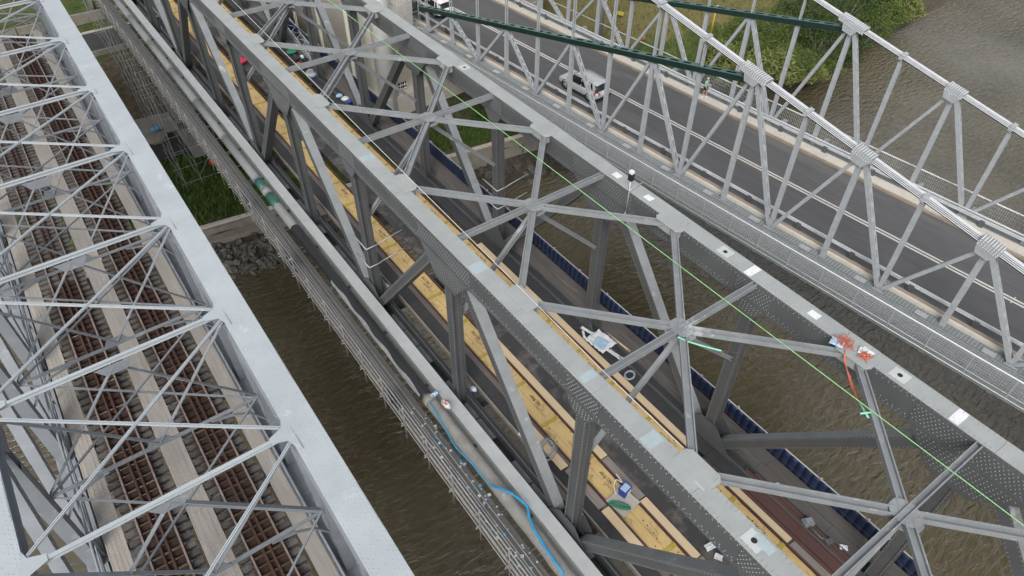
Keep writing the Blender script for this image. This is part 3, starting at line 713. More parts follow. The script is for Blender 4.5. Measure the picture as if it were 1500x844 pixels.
def scaffold():
    T = thing('scaffold_walkway', 'hanging tube scaffold walkway beside the pipe along the dark grey bridge', 'scaffold', (7.3, 20, -.4))
    b = MB(); y = -10
    while y < 80:
        for k in range(3): b.rng((-.42+k*.29, y-20, .12), (-.14+k*.29, y-20+2.38, .16+random.uniform(-.006, .006)))
        y += 2.4
    b.build('boards', 'plank', T)
    for (x, z, r_) in ((-.52, .30, .026), (-.50, .05, .026), (-.52, .78, .026), (-.52, 1.25, .026), (.42, .02, .024), (-.62, .16, .022)):
        MB().tube([(x, -30, z), (x, 61, z)], r_, 6).build('ledger', 'scaf', T)
    MB().rng((-.47, -30, .16), (-.44, 61, .32)).build('toe_board', 'oldwood', T)
    y = -10; sp = []
    b2 = MB()
    while y < 80:
        sp.append((0, y-20, 0))
        y += 1.925
    rep('standard', MB().tube([(-.56, 0, -.9), (-.56, 0, 1.45)], .026, 6), 'scaf', T, sp)
    rep('transom', MB().tube([(-.72, .08, .02), (.9, .08, .02)], .024, 6), 'scaf', T, sp)
    rep('brace', MB().tube([(-.56, 0, .05), (.45, 0, -.8)], .022, 5), 'scaf', T, sp)
    
    for z in (.28, 1.22): rep('coupler', MB().box((-.57, 0, z), (.07, .07, .08)).box((-.65, .02, z-.03), (.14, .05, .06)), 'galv', T, sp)
    for x, z, r_ in ((-.30, .9, .018), (-.1, .55, .016), (.12, .45, .016)): MB().tube([(x, -30, z), (x, 61, z)], r_, 5).build('cable_line', 'galv', T)
    # debris guard mesh between the rails
    b = MB(); y = -30
    while y < 61:
        b.rng((-.500, y, .33), (-.496, y+.010, 1.22)); y += .22
    for z in [.36+.21*k for k in range(5)]: b.rng((-.503, -30, z), (-.5, 61, z+.010))
    b.build('guard_mesh', 'galv', T)
scaffold()
for k, (yy, ln, lab) in enumerate(((28.3, 1.5, 'navy cloth hung on the scaffold guard beside the black pipe start'), (34.6, 1.1, 'navy cloth hung on the scaffold guard by the green pipe bands'), (17.6, .8, 'small navy cloth hung on the scaffold guard by the dusty pipe end'))):
    b = MB(); b.smooth = True; pv = None
    for i in range(13):
        y_ = yy+ln*i/12; row = [(6.80+.07*noise.noise((y_*3, j, k)), y_, -.1+.8*j/4-.12*noise.noise((y_*2, 3, k))) for j in range(5)]
        if pv: b.add(pv+row, [(j, j+5, j+6, j+1) for j in range(4)])
        pv = row
    o = b.build('hung_cloth', 'blue'); md = o.modifiers.new('Solidify', 'SOLIDIFY'); md.thickness = .01; tag(o, lab, 'cloth')
# scaffold tower below, by the bank
def tower_scaffold():
    T = thing('scaffold_tower', 'tall tube scaffold tower standing on the bank under the dark bridge', 'scaffold', (8.5, 64, -11))
    for y in [-9, -6.6, -4.2, -1.8, .6, 3, 5.4, 8, 11, 14]:
        gy = 64+y; g = 2.6 if gy > 66 else .4
        for x in (-2.2, -.9, 1.2):
            MB().tube([(x, y, g), (x, y, 11.2 if x > -2 else 10.0)], .022, 6).build('standard', 'mblat', T)
    b = MB()
    for z in [1.2+1.5*k for k in range(7)]:
        for x in (-2.2, -.9, 1.2):
            b.tube([(x, -9.4, z), (x, 14.4, z)], .019, 5)
        for y in [-9, -6.6, -4.2, -1.8, .6, 3, 5.4, 8, 11, 14]:
            if int(z*10+y) % 2: b.tube([(-2.5, y, z), (1.5, y, z+.03)], .018, 5)
    b.build('ledger', 'mblat', T)
    for y, s in ((-9, 1), (-4.2, -1), (.6, 1), (5.4, -1)):
        for z in (1.5, 4.5, 7.5):
            MB().tube([(-.9 if s > 0 else 1.2, y, z), (1.2 if s > 0 else -.9, y+.3, z+2.4)], .018, 5).build('brace', 'mblat', T)
            MB().tube([(-2.22, y, z), (-2.22, y+2.4, z+2.6)], .018, 5).build('brace', 'mblat', T)
    for z, y0, y1 in ((3.2, -9, -4), (5.2, -6.5, 0), (7.2, -9, 1)):
        MB().rng((-.8, y0, z), (1.1, y1, z+.05)).build('platform', 'plank', T)
tower_scaffold()

def tarp():
    T = thing('tarpaulin_screen', 'long navy blue tarpaulin screen along the outer footway of the dark bridge', 'screen', (18.3, 20, -.2))
    b = MB(); N = 260; b.smooth = True; pv = None
    for k in range(N+1):
        y = -30+91*k/N; row = []
        for j, z in enumerate((-.12, .08, .28, .48, .68, .82)):
            row.append((.04*noise.noise((y*.35, j*.6, 1))+.012*noise.noise((y*1.3, j, 4))-(.03 if j in (1, 3) else 0)+j*.012, y, z+.02*noise.noise((y*.9, j, 8))))
        if pv: b.add(pv+row, [(j, j+6, j+7, j+1) for j in range(5)])
        pv = row
    o = b.build('sheet', 'blue', T); md = o.modifiers.new('Solidify', 'SOLIDIFY'); md.thickness = .006
    MB().tube([(.09, -30, .84), (.09, 61, .84)], .028, 6).build('top_rail', 'galv', T)
    b = MB(); y = -30
    while y < 61: b.tube([(.14, y, -.4), (.14, y, .9)], .025, 6); b.box((.09, y, .86), (.1, .09, .09)); y += 2.1
    b.build('post', 'galv', T)
    MB().tube([(-.06+.03*math.sin(k), -30+k*1.2, .33+.05*math.sin(k*.7)) for k in range(76)], .012, 5).build('red_cord', 'maroon', T)
tarp()

# ================================================================== ROAD BRIDGE
TH = R(4.856)
RD = V((-math.sin(TH), math.cos(TH), 0)); RN = V((math.cos(TH), math.sin(TH), 0))
S0, T0, ZR = 41.8, 25.0, -4.3
def W(s, t, z=0): return RN*s+RD*t+V((0, 0, z))
def czz(t): return .72+.2155*t+.0003*t*t
def gz(t): return 4.75-.193*(t-20.05)
def road_bridge():
    T = thing('suspension_truss_bridge', 'pale grey road bridge with suspension cables forming the truss top and dark green end chords', 'bridge', W(S0, T0, ZR), TH)
    def L(s, t, z): return V((s-S0, t-T0, z-ZR))
    nodes = [.95+3.82*k for k in range(-5, 16)]; K0 = -5
    tend = 57.2
    for S in (36.42, 47.35):
        zb = -3.85
        zb = -4.12; pr = MB().rng(L(S-.3, -18, -5.0), L(S-.26, tend, zb-.1)).rng(L(S+.26, -18, -5.0), L(S+.3, tend, zb-.1)).rng(L(S-.32, -18, zb-.1), L(S+.32, tend, zb-.08))
        pr.build('bottom_chord', 'wt', T)
        # cables: four flat ropes side by side
        for e, cw in ((-.31, .065), (-.155, .065), (.0, .065), (.225, .24)):
            b = MB(); t = -18
            while t < 62:
                b.beam(L(S+e, t, czz(t)), L(S+e, t+2, czz(t+2)), cw, .02); t += 2
            b.build('cable', 'cable', T)
        b = MB().beam(L(S, -18, czz(-18)-.06), L(S, -8, czz(-8)-.06), .62, .05)
        for ta_ in range(-8, 62, 2): b.beam(L(S, ta_, czz(ta_)-.06), L(S, ta_+2, czz(ta_+2)-.06), .62, .05)
        b.build('cable_gap_shade', 'dark', T)  # added dark plate; its colour stands in for shade in the cable gaps
        # green chord
        b = MB(); t0, t1 = 20.05, 55.6
        p, q = L(S, t0, gz(t0)), L(S, t1, gz(t1))
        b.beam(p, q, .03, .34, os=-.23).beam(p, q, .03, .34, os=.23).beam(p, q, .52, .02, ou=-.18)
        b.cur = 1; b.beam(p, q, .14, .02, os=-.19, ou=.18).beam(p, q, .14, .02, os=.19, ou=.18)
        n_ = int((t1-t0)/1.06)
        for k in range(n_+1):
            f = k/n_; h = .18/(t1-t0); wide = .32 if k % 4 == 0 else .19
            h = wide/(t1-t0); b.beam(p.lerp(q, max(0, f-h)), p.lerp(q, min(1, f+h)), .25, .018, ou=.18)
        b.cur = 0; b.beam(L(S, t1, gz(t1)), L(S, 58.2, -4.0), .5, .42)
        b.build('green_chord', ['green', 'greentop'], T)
        for ki, t in enumerate(nodes):
            k = ki+K0
            big = k % 2 == 1
            incab = t < 20.3
            if t < tend:
                ztop = czz(t)-.1 if incab else max(gz(t)-.15, zb+.2)
                # upright
                wd = .30 if big else .26
                b = MB().beam(L(S, t, zb), L(S, t, ztop), .24, wd, (0, 1, 0)); b.build('upright', 'wt', T)
                if not incab:
                    MB().beam(L(S-.10, t, ztop), L(S-.10, t, czz(t)-.1), .07, .09, (0, 1, 0)).beam(L(S+.10, t, ztop), L(S+.10, t, czz(t)-.1), .07, .09, (0, 1, 0)).build('hanger', 'wt', T)
                # base gusset
                if not big:
                    b = MB()
                    for e in (-.26, .245): b.prism([L(S+e, t-.45, zb-.2), L(S+e, t+.45, zb-.2), L(S+e, t+.3, zb+.12), L(S+e, t-.3, zb+.12)], (.015, 0, 0))
                    b.build('gusset_plate', 'wt', T)
            if big and t < tend:
                zt_ = czz(t)-.35 if incab else gz(t)-.3
                for sg in (-1, 1):
                    tb = t+sg*3.82
                    if tb > tend+1: continue
                    p = L(S, t+sg*.2, zt_); q = L(S, tb-sg*.12, zb+.1)
                    b = MB()
                    if sg < 0:
                        for e in (-.10, .10): b.beam(p, q, .085, .26, os=e)
                        b.cur = 1; b.beam(p, q, .114, .02, ou=.06); b.cur = 0  # added plate in dark paint, imitating shade inside the slots
                        n_ = 9
                        for i in range(n_+1): b.beam(p.lerp(q, max(0, i/n_-.022)), p.lerp(q, min(1, i/n_+.022)), .115, .015, ou=.12)
                    else: b.beam(p, q, .22, .24, (1, 0, 0))
                    b.build('diagonal', ['wt', 'mb'], T)
            # clamps on the cable
            if t < 62:
                sl_ = .2155+.0006*t; d_ = V((0, 1, sl_)).normalized(); u_ = V((0, -sl_, 1)).normalized()
                Lc, wd, hh = (1.0 if k == 5 else .60, .72, .36) if big and incab else (.13, .68, .30)
                c = L(S, t, czz(t)); b = MB().beam(c-d_*Lc, c+d_*Lc, wd, hh, u_)
                if big and incab:
                    for e in (-wd/2-.012, wd/2-.004):
                        b.prism([c+V((e, 0, 0))+d_*a+u_*bb for a, bb in ((-.56, -.1), (.56, -.1), (.54, -.22), (.36, -.62), (-.36, -.62), (-.54, -.22))], (.016, 0, 0))
                    b.cur = 1; b.beam(c-d_*(Lc+.005)+u_*.004, c+d_*(Lc+.005)+u_*.004, .71, hh, u_); b.cur = 2
                    nr = 13 if k == 5 else 8
                    for i in range(nr):
                        for j in range(5): b.rivet(c+d_*(-.0755*(nr-1)+.151*i)+V((-.26+.13*j, 0, 0))+u_*(hh/2+.004), u_, .045, .035)
                    for i in range(nr):
                        for j in range(3): b.rivet(c+d_*(-.0755*(nr-1)+.151*i)+V((-wd/2-.012, 0, 0))+u_*(-.12+.12*j), (-1, 0, 0), .04, .03)
                    b.cur = 0
                    
                else:
                    for i in (-.09, .09):
                        for j in range(5): b.rivet(c+d_*i+V((-.24+.12*j, 0, 0))+u_*hh/2, u_, .035, .03)
                b.build('cable_clamp', ['wt', 'mblat', 'cable'], T)
    ta, tb = -18, 80
    sl = MB().rng(L(36.75, ta, -4.75), L(48.3, tb, -4.325)); sl.build('deck_slab', 'concrete', T)
    MB().rng(L(37.5, ta, -4.324), L(46.0, tb, -4.30)).build('carriageway', 'asphalt', T)
    b = MB()
    for s in (41.66, 41.94): b.rng(L(s-.07, ta, -4.296), L(s+.07, tb, -4.292))
    b.build('centre_line', 'line', T)
    b = MB(); t = 3.0
    while t < 60: b.box(L(41.8+(.28 if int(t) % 2 else .25), t, -4.28), (.09, .09, .03)); b.box(L(41.5, t, -4.28), (.09, .09, .03)); t += 11.4
    b.build('road_stud', 'newwood', T)
    # near kerb timbers, far footpath
    MB().rng(L(36.80, ta, -4.32), L(37.02, tb, -3.95)).build('kerb_beam', 'concrete', T)
    MB().rng(L(37.10, ta, -4.32), L(37.34, tb, -3.98)).build('kerb_beam', 'kerb', T)
    MB().rng(L(46.02, ta, -4.32), L(46.14, tb, -4.14)).build('kerb_beam', 'kerb', T)
    b = MB(); t = ta
    while t < tb: b.rng(L(46.15, t, -4.32), L(47.0, min(t+1.9, tb)-.012, -4.08)); t += 1.9
    for k in range(60): b.cur = 1; tt = random.uniform(-10, 50); b.box(L(46.5+random.uniform(-.2, .3), tt, -4.077), (.06, .06, .004)); 
    b.build('footpath', ['concrete', 'kerb'], T)
    MB().rng(L(47.02, ta, -4.32), L(48.1, tb, -4.10)).build('footpath', 'grate', T)
    # guard rails
    for s, zz in ((37.62, -3.55), (46.9, -3.5)):
        b = MB(); b.rng(L(s-.05, ta, zz-.16), L(s-.02, tb, zz)).rng(L(s-.09, ta, zz-.03), L(s+.09, tb, zz+.0)).rng(L(s-.07, ta, zz-.10), L(s-.05, tb, zz-.07))
        b.build('guard_rail', 'cable', T)
        if s > 40:
            MB().rng(L(s+.25, ta, zz+.0), L(s+.37, tb, zz+.03)).rng(L(s+.55, ta, zz-.2), L(s+.63, tb, zz-.17)).build('guard_rail', 'cable', T)
        t = ta+2.4; sp = []
        while t < tb: sp.append(L(s, t, -4.3)); t += 3.82
        rep('guard_post', MB().rng((-.07, -.16, 0), (.07, .16, zz+4.26)), 'mb', T, sp)
    t = ta+1.0; sp = []
    while t < tb: sp.append(L(36.25, t, -4.075)); t += 3.82
    rep('bearing_plate', MB().box((0, 0, 0), (.4, .7, .04)), 'galv', T, sp)
    # near walkway with mesh fence
    b = MB(); t = ta
    MB().rng(L(34.1, ta, -4.32), L(36.1, 58, -4.28)).rng(L(34.06, ta, -4.55), L(34.12, 58, -4.2)).build('walkway_frame', 'grate', T)
    b = MB()
    while t < 58: b.rng(L(34.14, t, -4.28), L(36.08, t+.015, -4.245)); t += .2
    MB().rng(L(36.1, ta, -4.16), L(36.74, 58, -4.13)).build('grating_strip', 'grate', T); t = ta
    while t < 58: b.rng(L(36.1, t, -4.13), L(36.74, t+.03, -4.10)); t += .2
    for s in [34.14+.2*k for k in range(10)]: b.rng(L(s, ta, -4.28), L(s+.02, 58, -4.25))
    b.build('grating', 'wt', T)
    zt_ = -2.95
    MB().tube([L(34.12, ta, zt_), L(34.12, 58, zt_)], .045, 8).build('top_rail', 'cable', T); MB().tube([L(34.12, ta, -4.1), L(34.12, 58, -4.1)], .025, 6).tube([L(34.0, ta, -4.3), L(34.0, 58, -4.3)], .035, 6).build('fence_rail', 'galv', T)
    t = ta+.6; sp = []
    while t < 58: sp.append(L(34.115, t, -4.5)); t += 2.2
    rep('fence_post', MB().rng((-.035, -.03, 0), (.035, .03, zt_+4.5)), 'galv', T, sp)
    b = MB(); t = ta
    while t < 58: b.rng(L(34.10, t, -4.1), L(34.112, t+.016, zt_)); t += .125
    z = -4.02
    while z < zt_: b.rng(L(34.113, ta, z), L(34.123, 58, z+.016)); z += .125
    b.build('fence_mesh', 'galv', T)
    # far barred fence
    MB().tube([L(48.3, ta, -2.9), L(48.3, 66, -2.9)], .05, 8).tube([L(48.3, ta, -4.1), L(48.3, 66, -4.1)], .03, 6).build('fence_rail', 'cable', T)
    b = MB(); t = ta
    while t < 34: b.rng(L(48.29, t, -4.1), L(48.31, t+.022, -2.9)); t += .14
    for z in (-3.8, -3.5, -3.2): b.rng(L(48.325, ta, z), L(48.335, 34, z+.012))
    b.build('fence_bars', 'wt', T)
    # floor beams
    b = MB()
    for t in nodes:
        if t < 58: b.rng(L(35.2, t-.15, -5.6), L(50, t+.15, -4.78))
    b.build('floor_beam', 'wt', T)
road_bridge()

# tower
def bridge_tower():
    T = thing('bridge_tower', 'cream rendered bridge tower with rounded corners rising beside the road', 'tower', W(41.8, 60, -12.5), TH)
    def L(s, t, z): return V((s-41.8, t-60, z+12.5))
    for s0, s1, lab in ((31.3, 36.25, 1), (47.9, 52.9, 0)):
        b = MB(); t0, t1 = 56.4, 75; r_ = 1.3; pl = []
        for cx_, cy_, a0 in ((s0+r_, t0+r_, 180), (s1-.3, t0+.3, 270), (s1-.3, t1-.3, 0), (s0+.3, t1-.3, 90)):
            rr = r_ if a0 == 180 else .3
            for k in range(9): a = R(a0+90*k/8); pl.append(L(cx_+rr*math.cos(a), cy_+rr*math.sin(a), -12.6))
        b.smooth = True; b.prism(pl, (0, 0, 36)); b.build('leg', 'cream', T)
        # white turret on the front corner
        b = MB(); pl = [L(s0+1.15+1.0*math.cos(R(a)), t0-.05+1.0*math.sin(R(a)), -12.4) for a in range(0, 360, 15)]
        b.smooth = True; b.prism(pl, (0, 0, 36)); b.build('stair_turret', 'white', T)
        b = MB()
        for e in (s0-.06,):
            for t in (60.5, 66.5, 72.0): b.rng(L(e, t, -12), L(e+.08, t+.5, 23))
        b.build('pilaster', 'cream', T)
        b = MB()
        for i in range(2):
            MB().rng(L(s0+2.35+i*.5, t0-.05, -11.4), L(s0+2.75+i*.5, t0+.02, -9.3)).build('window', 'glass', T)
        for i in range(2):
            for z in (-11.0, -10.5, -10.0, -9.6): b.rng(L(s0+2.33+i*.5, t0-.08, z), L(s0+2.77+i*.5, t0-.055, z+.08))
            b.rng(L(s0+2.53+i*.5, t0-.082, -11.4), L(s0+2.58+i*.5, t0-.057, -9.3))
        b.build('window_bars', 'white', T)
    b = MB()
    for z in (-5.2, -3.2, -1.2):
        b.tube([L(33.7, 56.3, z), L(33.7, 55.2, z), L(36.0, 55.2, z), L(36.0, 56.3, z)], .035, 6)
        b.tube([L(33.7, 55.2, z+1), L(36.0, 55.2, z+1)], .03, 6)
    for s in (33.7, 34.5, 35.3, 36.0): b.tube([L(s, 55.2, -5.2), L(s, 55.2, .2)], .03, 6)
    b.rng(L(33.7, 55.2, -5.25), L(36, 56.35, -5.2)); b.build('access_cage', 'wt', T)
    MB().rng(L(30.6, 55.4, -13.5), L(53.5, 58.0, -10.1)).rng(L(30.4, 55.2, -13.5), L(53.7, 58.2, -12.9)).build('plinth', 'concrete', T)
bridge_tower()

# ================================================================== ground, water
def lerp_table(tab, u):
    if u <= tab[0][0]: return tab[0][1]
    for (a, za), (b, zb) in zip(tab, tab[1:]):
        if u <= b: return za+(zb-za)*(u-a)/(b-a)
    return tab[-1][1]
TL = [(-14, -18.5), (-5, -15.6), (-3.6, -15), (-.4, -12.9), (.05, -12.4), (.5, -12.2), (9.6, -11), (14, -8.6), (22.5, -6.1), (22.9, -6), (28.5, -6), (29, -5.8), (45, -4.5), (150, -3)]
TM = [(-14, -18.5), (-5, -15.6), (-3.6, -15), (-.4, -12.9), (.05, -12.4), (.5, -12.2), (8, -12.3), (22, -12.3), (32, -5), (150, -3)]
TR = [(-14, -18.5), (-2.2, -15.4), (-1, -14.6), (0, -13.2), (3, -11.6), (7, -9), (13, -7), (20, -5.6), (45, -4.2), (150, -3)]
def ushift(x): return 52.0-.125*(x-5) if x < 75 else 43.3+.10*(x-75)
def sstep(a, b, x): t = min(1, max(0, (x-a)/(b-a))); return t*t*(3-2*t)
def ground_z(x, y):
    u = y-ushift(x)
    wl = 1-sstep(20, 25, x); wr = sstep(49, 53, x)
    z = lerp_table(TL, u)*wl+lerp_table(TR, u)*wr+lerp_table(TM, u)*(1-wl-wr)
    amp = .12 if u > .6 and x < 40 else .35
    if 22 < u < 29 and x < 20: amp = 0
    return z+amp*noise.noise((x*.35, y*.35, 0))
def terrain():
    xs = [-260, -200, -150, -110, -80, -60, -45, -35]+[-30+1.0*k for k in range(0, 141)]+[112, 116, 122, 130, 140, 155, 175, 200, 240, 300, 400]
    ys = [34, 37]+[39+.55*k for k in range(0, 90)]+[90, 93, 97, 103, 110, 120, 135, 160, 200, 260, 350]
    b = MB(); b.smooth = True
    vs = [(x, y, ground_z(x, y)) for y in ys for x in xs]; nx = len(xs)
    b.add(vs, [(j*nx+i, j*nx+i+1, (j+1)*nx+i+1, (j+1)*nx+i) for j in range(len(ys)-1) for i in range(nx-1)])
    o = b.build('riverbank_terrain', 'ground'); o['kind'] = 'structure'
    ca = o.data.color_attributes.new('cover', 'FLOAT_COLOR', 'POINT')
    for i, (x, y, z) in enumerate(vs):
        u = y-ushift(x)
        g = 1.0 if u > .6 else 0.0; s = 0
        if x < 22 and u > 10: g = .25 if u < 22 else .55
        if x > 49: g = sstep(-.5, 1.5, u); s = sstep(4, 8, u)*.8
        if 23 < x < 49 and u > 5: g = .4
        ca.data[i].color = (g, s, 1-sstep(-.6, .4, u) if x < 49 else .6*(1-sstep(-.6, .4, u)), 1)
terrain()
b = MB().quad((-900, -700, -15), (1100, -700, -15), (1100, 900, -15), (-900, 900, -15))
tag(b.build('river_water', 'water'), kind='structure')
# underpass road and its wall, between the bridges
b = MB(); y0 = ushift(6)+22.9
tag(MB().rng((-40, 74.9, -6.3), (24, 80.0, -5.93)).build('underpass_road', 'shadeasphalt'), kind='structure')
tag(MB().rng((-40, 80.0, -6.3), (24, 80.18, -5.78)).build('road_kerb', 'concrete'), kind='structure')
b = MB(); x = -40
while x < 26: b.rng((x+.02, 82.0, -6.2), (x+3.9, 82.3, -4.7)); x += 4
tag(b.build('boundary_wall', 'stone'), 'low grey panelled wall behind the underpass road', 'wall')
tag(MB().rng((-40, 74.6, -6.4), (24, 74.88, -5.6)).build('road_edge_wall', 'stone'), 'thin low edge wall on the near side of the underpass road', 'wall')
# retaining edge along the grass, left
b = MB(); x = -30
while x < 47:
    b.prism([(x, ushift(x)-.15, -13.2), (x+3.85, ushift(x+3.85)-.15, -13.2), (x+3.85, ushift(x+3.85)+.15, -13.2), (x, ushift(x)+.15, -13.2)], (0, 0, 1.05)); x += 3.9
w_ = MB(); x = -30
while x < 47:
    y0_, y1_ = ushift(x), ushift(x+3.85)
    w_.prism([(x, y0_-1.35, -13.9), (x+3.88, y1_-1.35, -13.9), (x+3.88, y1_-.18, -13.9), (x, y0_-.18, -13.9)], (0, 0, 1.0)); w_.prism([(x, y0_-.5, -12.9), (x+3.88, y1_-.5, -12.9), (x+3.88, y1_-.18, -12.9), (x, y0_-.18, -12.9)], (0, 0, .55)); x += 3.9
tag(w_.build('retaining_wall', 'stone'), 'dark grey stepped stone wall between rocks and grass', 'wall')
tag(b.build('retaining_kerb', 'concrete'), 'low pale concrete edge between riverside grass and rock bank', 'kerb')
# pier platform
T = thing('pier_platform', 'concrete pier platform with dark front wall under the bridges', 'pier', (6, 65, -11))
MB().rng((-7, -3.6, -.6), (2.3, -3.3, 2.4)).build('front_wall', 'shadewall', T)
MB().rng((-7, -3.3, -.6), (2.3, 4.5, 2.3)).build('slab', 'slab', T)
MB().rng((2.31, -3.4, -.6), (14, 3, 2.0)).build('pier_base', 'shadewall', T)
b = MB()
for k in range(2): b.tube([(-.4+k*.5, -1.2, 2.35), (-.75+k*.5, 2.8, 2.5)], .04, 6)
for k in range(7): f = k/6; b.tube([(-.4-.35*f, -1.2+4*f, 2.36), (.1-.35*f, -1.2+4*f, 2.36)], .03, 5)
tag(b.build('ladder', 'mb', None), 'dark steel ladder lying on the concrete pier platform', 'ladder').location = (5.2, 65, -11)
for o_, (px, py), d, m_, lab, cat, sd_ in (
        ('blue_tarp', (230, 188), (1.0, .8, .4), 'cyan', 'small blue tarpaulin heap on the pier platform', 'tarpaulin', 1),
        ('rock_bag', (228, 203), (2.2, 1.4, .9), 'stone', 'grey heap of sacking at the edge of the pier platform', 'heap', 2)):
    p = at(px, py, -8.5); lump(o_, p, d, m_, lab, cat, sd_)
for k, (px, py) in enumerate(((205, 143), (212, 150), (196, 148))):
    plank(*(at(px, py, -8.4).xy), 2.2, .22, -8.66+k*.06, 'oldwood', 'stacked_beam', 'grey beam in the small stack at the back of the pier platform', 'beam', R(80+k*3), 'beams stacked on the pier platform', .16)
lump('red_bin', at(313, 237, -11.1), (.85, .85, .8), 'red', 'small red bin on the riverside grass beside the scaffold', 'bin', 9, .1)

# piers of the two railway bridges are hidden; tree trunk by the wall
def skin_tree(): pass
T = thing('street_tree', 'pale trunked tree behind the boundary wall at the top left', 'tree', at(137, 14, -5.2))
MB().tube([(0, 0, -.3), (.1, 0, 1.2), (.05, .1, 3), (.3, .2, 5)], [.3, .22, .2, .14], 8).build('trunk', 'bark', T)
def leaves(b, c, rad, n_, size, seed, hang=.0, flat=.9):
    rnd = random.Random(seed); cl = []
    for _ in range(max(5, int(n_/55))):
        while True:
            q = V((rnd.uniform(-1, 1), rnd.uniform(-1, 1), rnd.uniform(-.6, 1)))
            if q.length < 1 and q.length > .35: break
        cl.append((V((q.x*rad[0], q.y*rad[1], q.z*rad[2])), rnd.uniform(.22, .42)))
    for _ in range(n_):
        q, r_ = rnd.choice(cl)
        p = V(c)+q+V((rnd.gauss(0, r_*rad[0]*.5), rnd.gauss(0, r_*rad[1]*.5), rnd.gauss(0, r_*rad[2]*.5)))
        a = V((rnd.uniform(-1, 1), rnd.uniform(-1, 1), rnd.uniform(-.5, .8)-hang)).normalized(); u = a.orthogonal().normalized()
        u.rotate(Matrix.Rotation(rnd.uniform(0, 6.28), 3, a)); s_ = size*rnd.uniform(.6, 1.3)
        b.add([p-u*s_*.17, p+a*s_*.5-u*s_*.09, p+a*s_, p+u*s_*.17+a*s_*.15], [(0, 1, 2, 3)])
b = MB(); leaves(b, (0, 0, 5.5), (2.6, 2.6, 1.8), 1800, .35, 4); b.build('crown', 'leaf2', T)

# rocks along the bank, each its own object
protos = []
for k in range(6):
    o = lump('bank_rock', (0, -300, -40), (1, .8, .62), 'rock', None, None, 20+k, .75, 2)
    for p in o.data.polygons: p.use_smooth = False
    protos.append(o.data); bpy.data.objects.remove(o)
rnd = random.Random(5); cnt = 0; used = []
def rock(x, y, s, lab):
    o = bpy.data.objects.new('bank_rock', rnd.choice(protos)); col.objects.link(o)
    o.location = (x, y, ground_z(x, y)+s*.12); o.scale = (s*rnd.uniform(.8, 1.3), s*rnd.uniform(.8, 1.2), s*rnd.uniform(.8, 1.2)); o.rotation_euler = (rnd.uniform(-.4, .4), rnd.uniform(-.4, .4), rnd.uniform(0, 6.28))
    tag(o, lab, 'rock', 'rocks of the river bank')
for _ in range(190):
    x = rnd.uniform(3, 11.5); rock(x, ushift(x)+rnd.uniform(-4.3, -1.3), rnd.uniform(.45, 1.0), 'grey brown angular rock of the river bank below the grass')
for _ in range(110):
    x = rnd.uniform(26, 46); rock(x, ushift(x)+rnd.uniform(-5, -.8), rnd.uniform(.45, 1.0), 'dark angular rock of the river bank under the road bridge')
# grass (uncountable)
def grass(xr, ur, n_, h, seed, name, m_='grassblade'):
    rnd = random.Random(seed); b = MB()
    for _ in range(n_):
        x = rnd.uniform(*xr); u = rnd.uniform(*ur); y = ushift(x)+u
        if noise.noise((x*.6, y*.6, 3)) < -.28: continue
        z = ground_z(x, y)-.03; a = rnd.uniform(0, 6.28); hh = h*rnd.uniform(.5, 1.4); lx, ly = math.cos(a)*hh*.5, math.sin(a)*hh*.5; wx, wy = -math.sin(a)*.06, math.cos(a)*.06
        b.add([(x-wx, y-wy, z), (x+wx, y+wy, z), (x+lx+wx*.3, y+ly+wy*.3, z+hh), ], [(0, 1, 2)])
    o = b.build(name, m_); tag(o, kind='stuff')
grass((0, 18), (.4, 10), 9000, .38, 1, 'riverside_grass')
grass((25, 46), (.3, 8), 7000, .25, 2, 'riverside_grass')
grass((52, 92), (2.5, 20), 11000, .34, 3, 'bank_grass', 'drygrass')

# bank shrubs on the right
GS = 'shrubs along the far river bank'
spec = [  # px, py of the foot, height, radius, leaf, kind
    (1052, 100, 2.4, 2.2, 'leaf3', 'pale green reedy'), (1095, 70, 3.4, 2.8, 'leaf', 'broad mid green'), (1130, 108, 2.0, 2.6, 'leaf3', 'yellow green drooping'),
    (1165, 105, 2.4, 2.5, 'leaf', 'bright green'), (1120, 60, 3.8, 2.8, 'leaf', 'tall tangled green'), (1160, 50, 4.2, 3.2, 'leaf2', 'dark green dense'),
    (1195, 78, 3.4, 2.8, 'leaf2', 'dark leafy'), (1185, 30, 3.6, 3.0, 'leaf2', 'dark overhanging'), (1225, 60, 3.4, 2.8, 'leaf2', 'dark rounded'), (1240, 30, 4.0, 3.4, 'leaf2', 'large dark green'),
    (1285, 22, 3.0, 2.6, 'leaf', 'mid green'), (1312, 24, 2.4, 2.2, 'leaf3', 'light green feathery'), (1270, 4, 3.6, 3.2, 'leaf2', 'dark green'), (1085, 122, 1.9, 2.0, 'leaf3', 'low yellow green'),
    (1015, 118, 1.6, 1.8, 'leaf2', 'scraggly'), (1065, 40, 2.2, 2.2, 'leaf', 'low mid green'), (1140, 20, 2.8, 2.8, 'leaf', 'brownish green'),
    (1150, 116, 1.5, 1.7, 'leaf3', 'drooping pale reed'), (1182, 113, 1.6, 1.8, 'leaf3', 'straw tipped reed'), (1207, 102, 1.8, 1.9, 'leaf', 'bushy reed'), (1232, 90, 2.0, 2.0, 'leaf2', 'dark drooping'), (1256, 70, 2.2, 2.2, 'leaf2', 'dark low'), (1275, 50, 2.2, 2.2, 'leaf', 'olive leafy'), (1297, 36, 2.2, 2.2, 'leaf', 'light leafy'), (1322, 22, 1.8, 2.0, 'leaf3', 'pale feathery')]
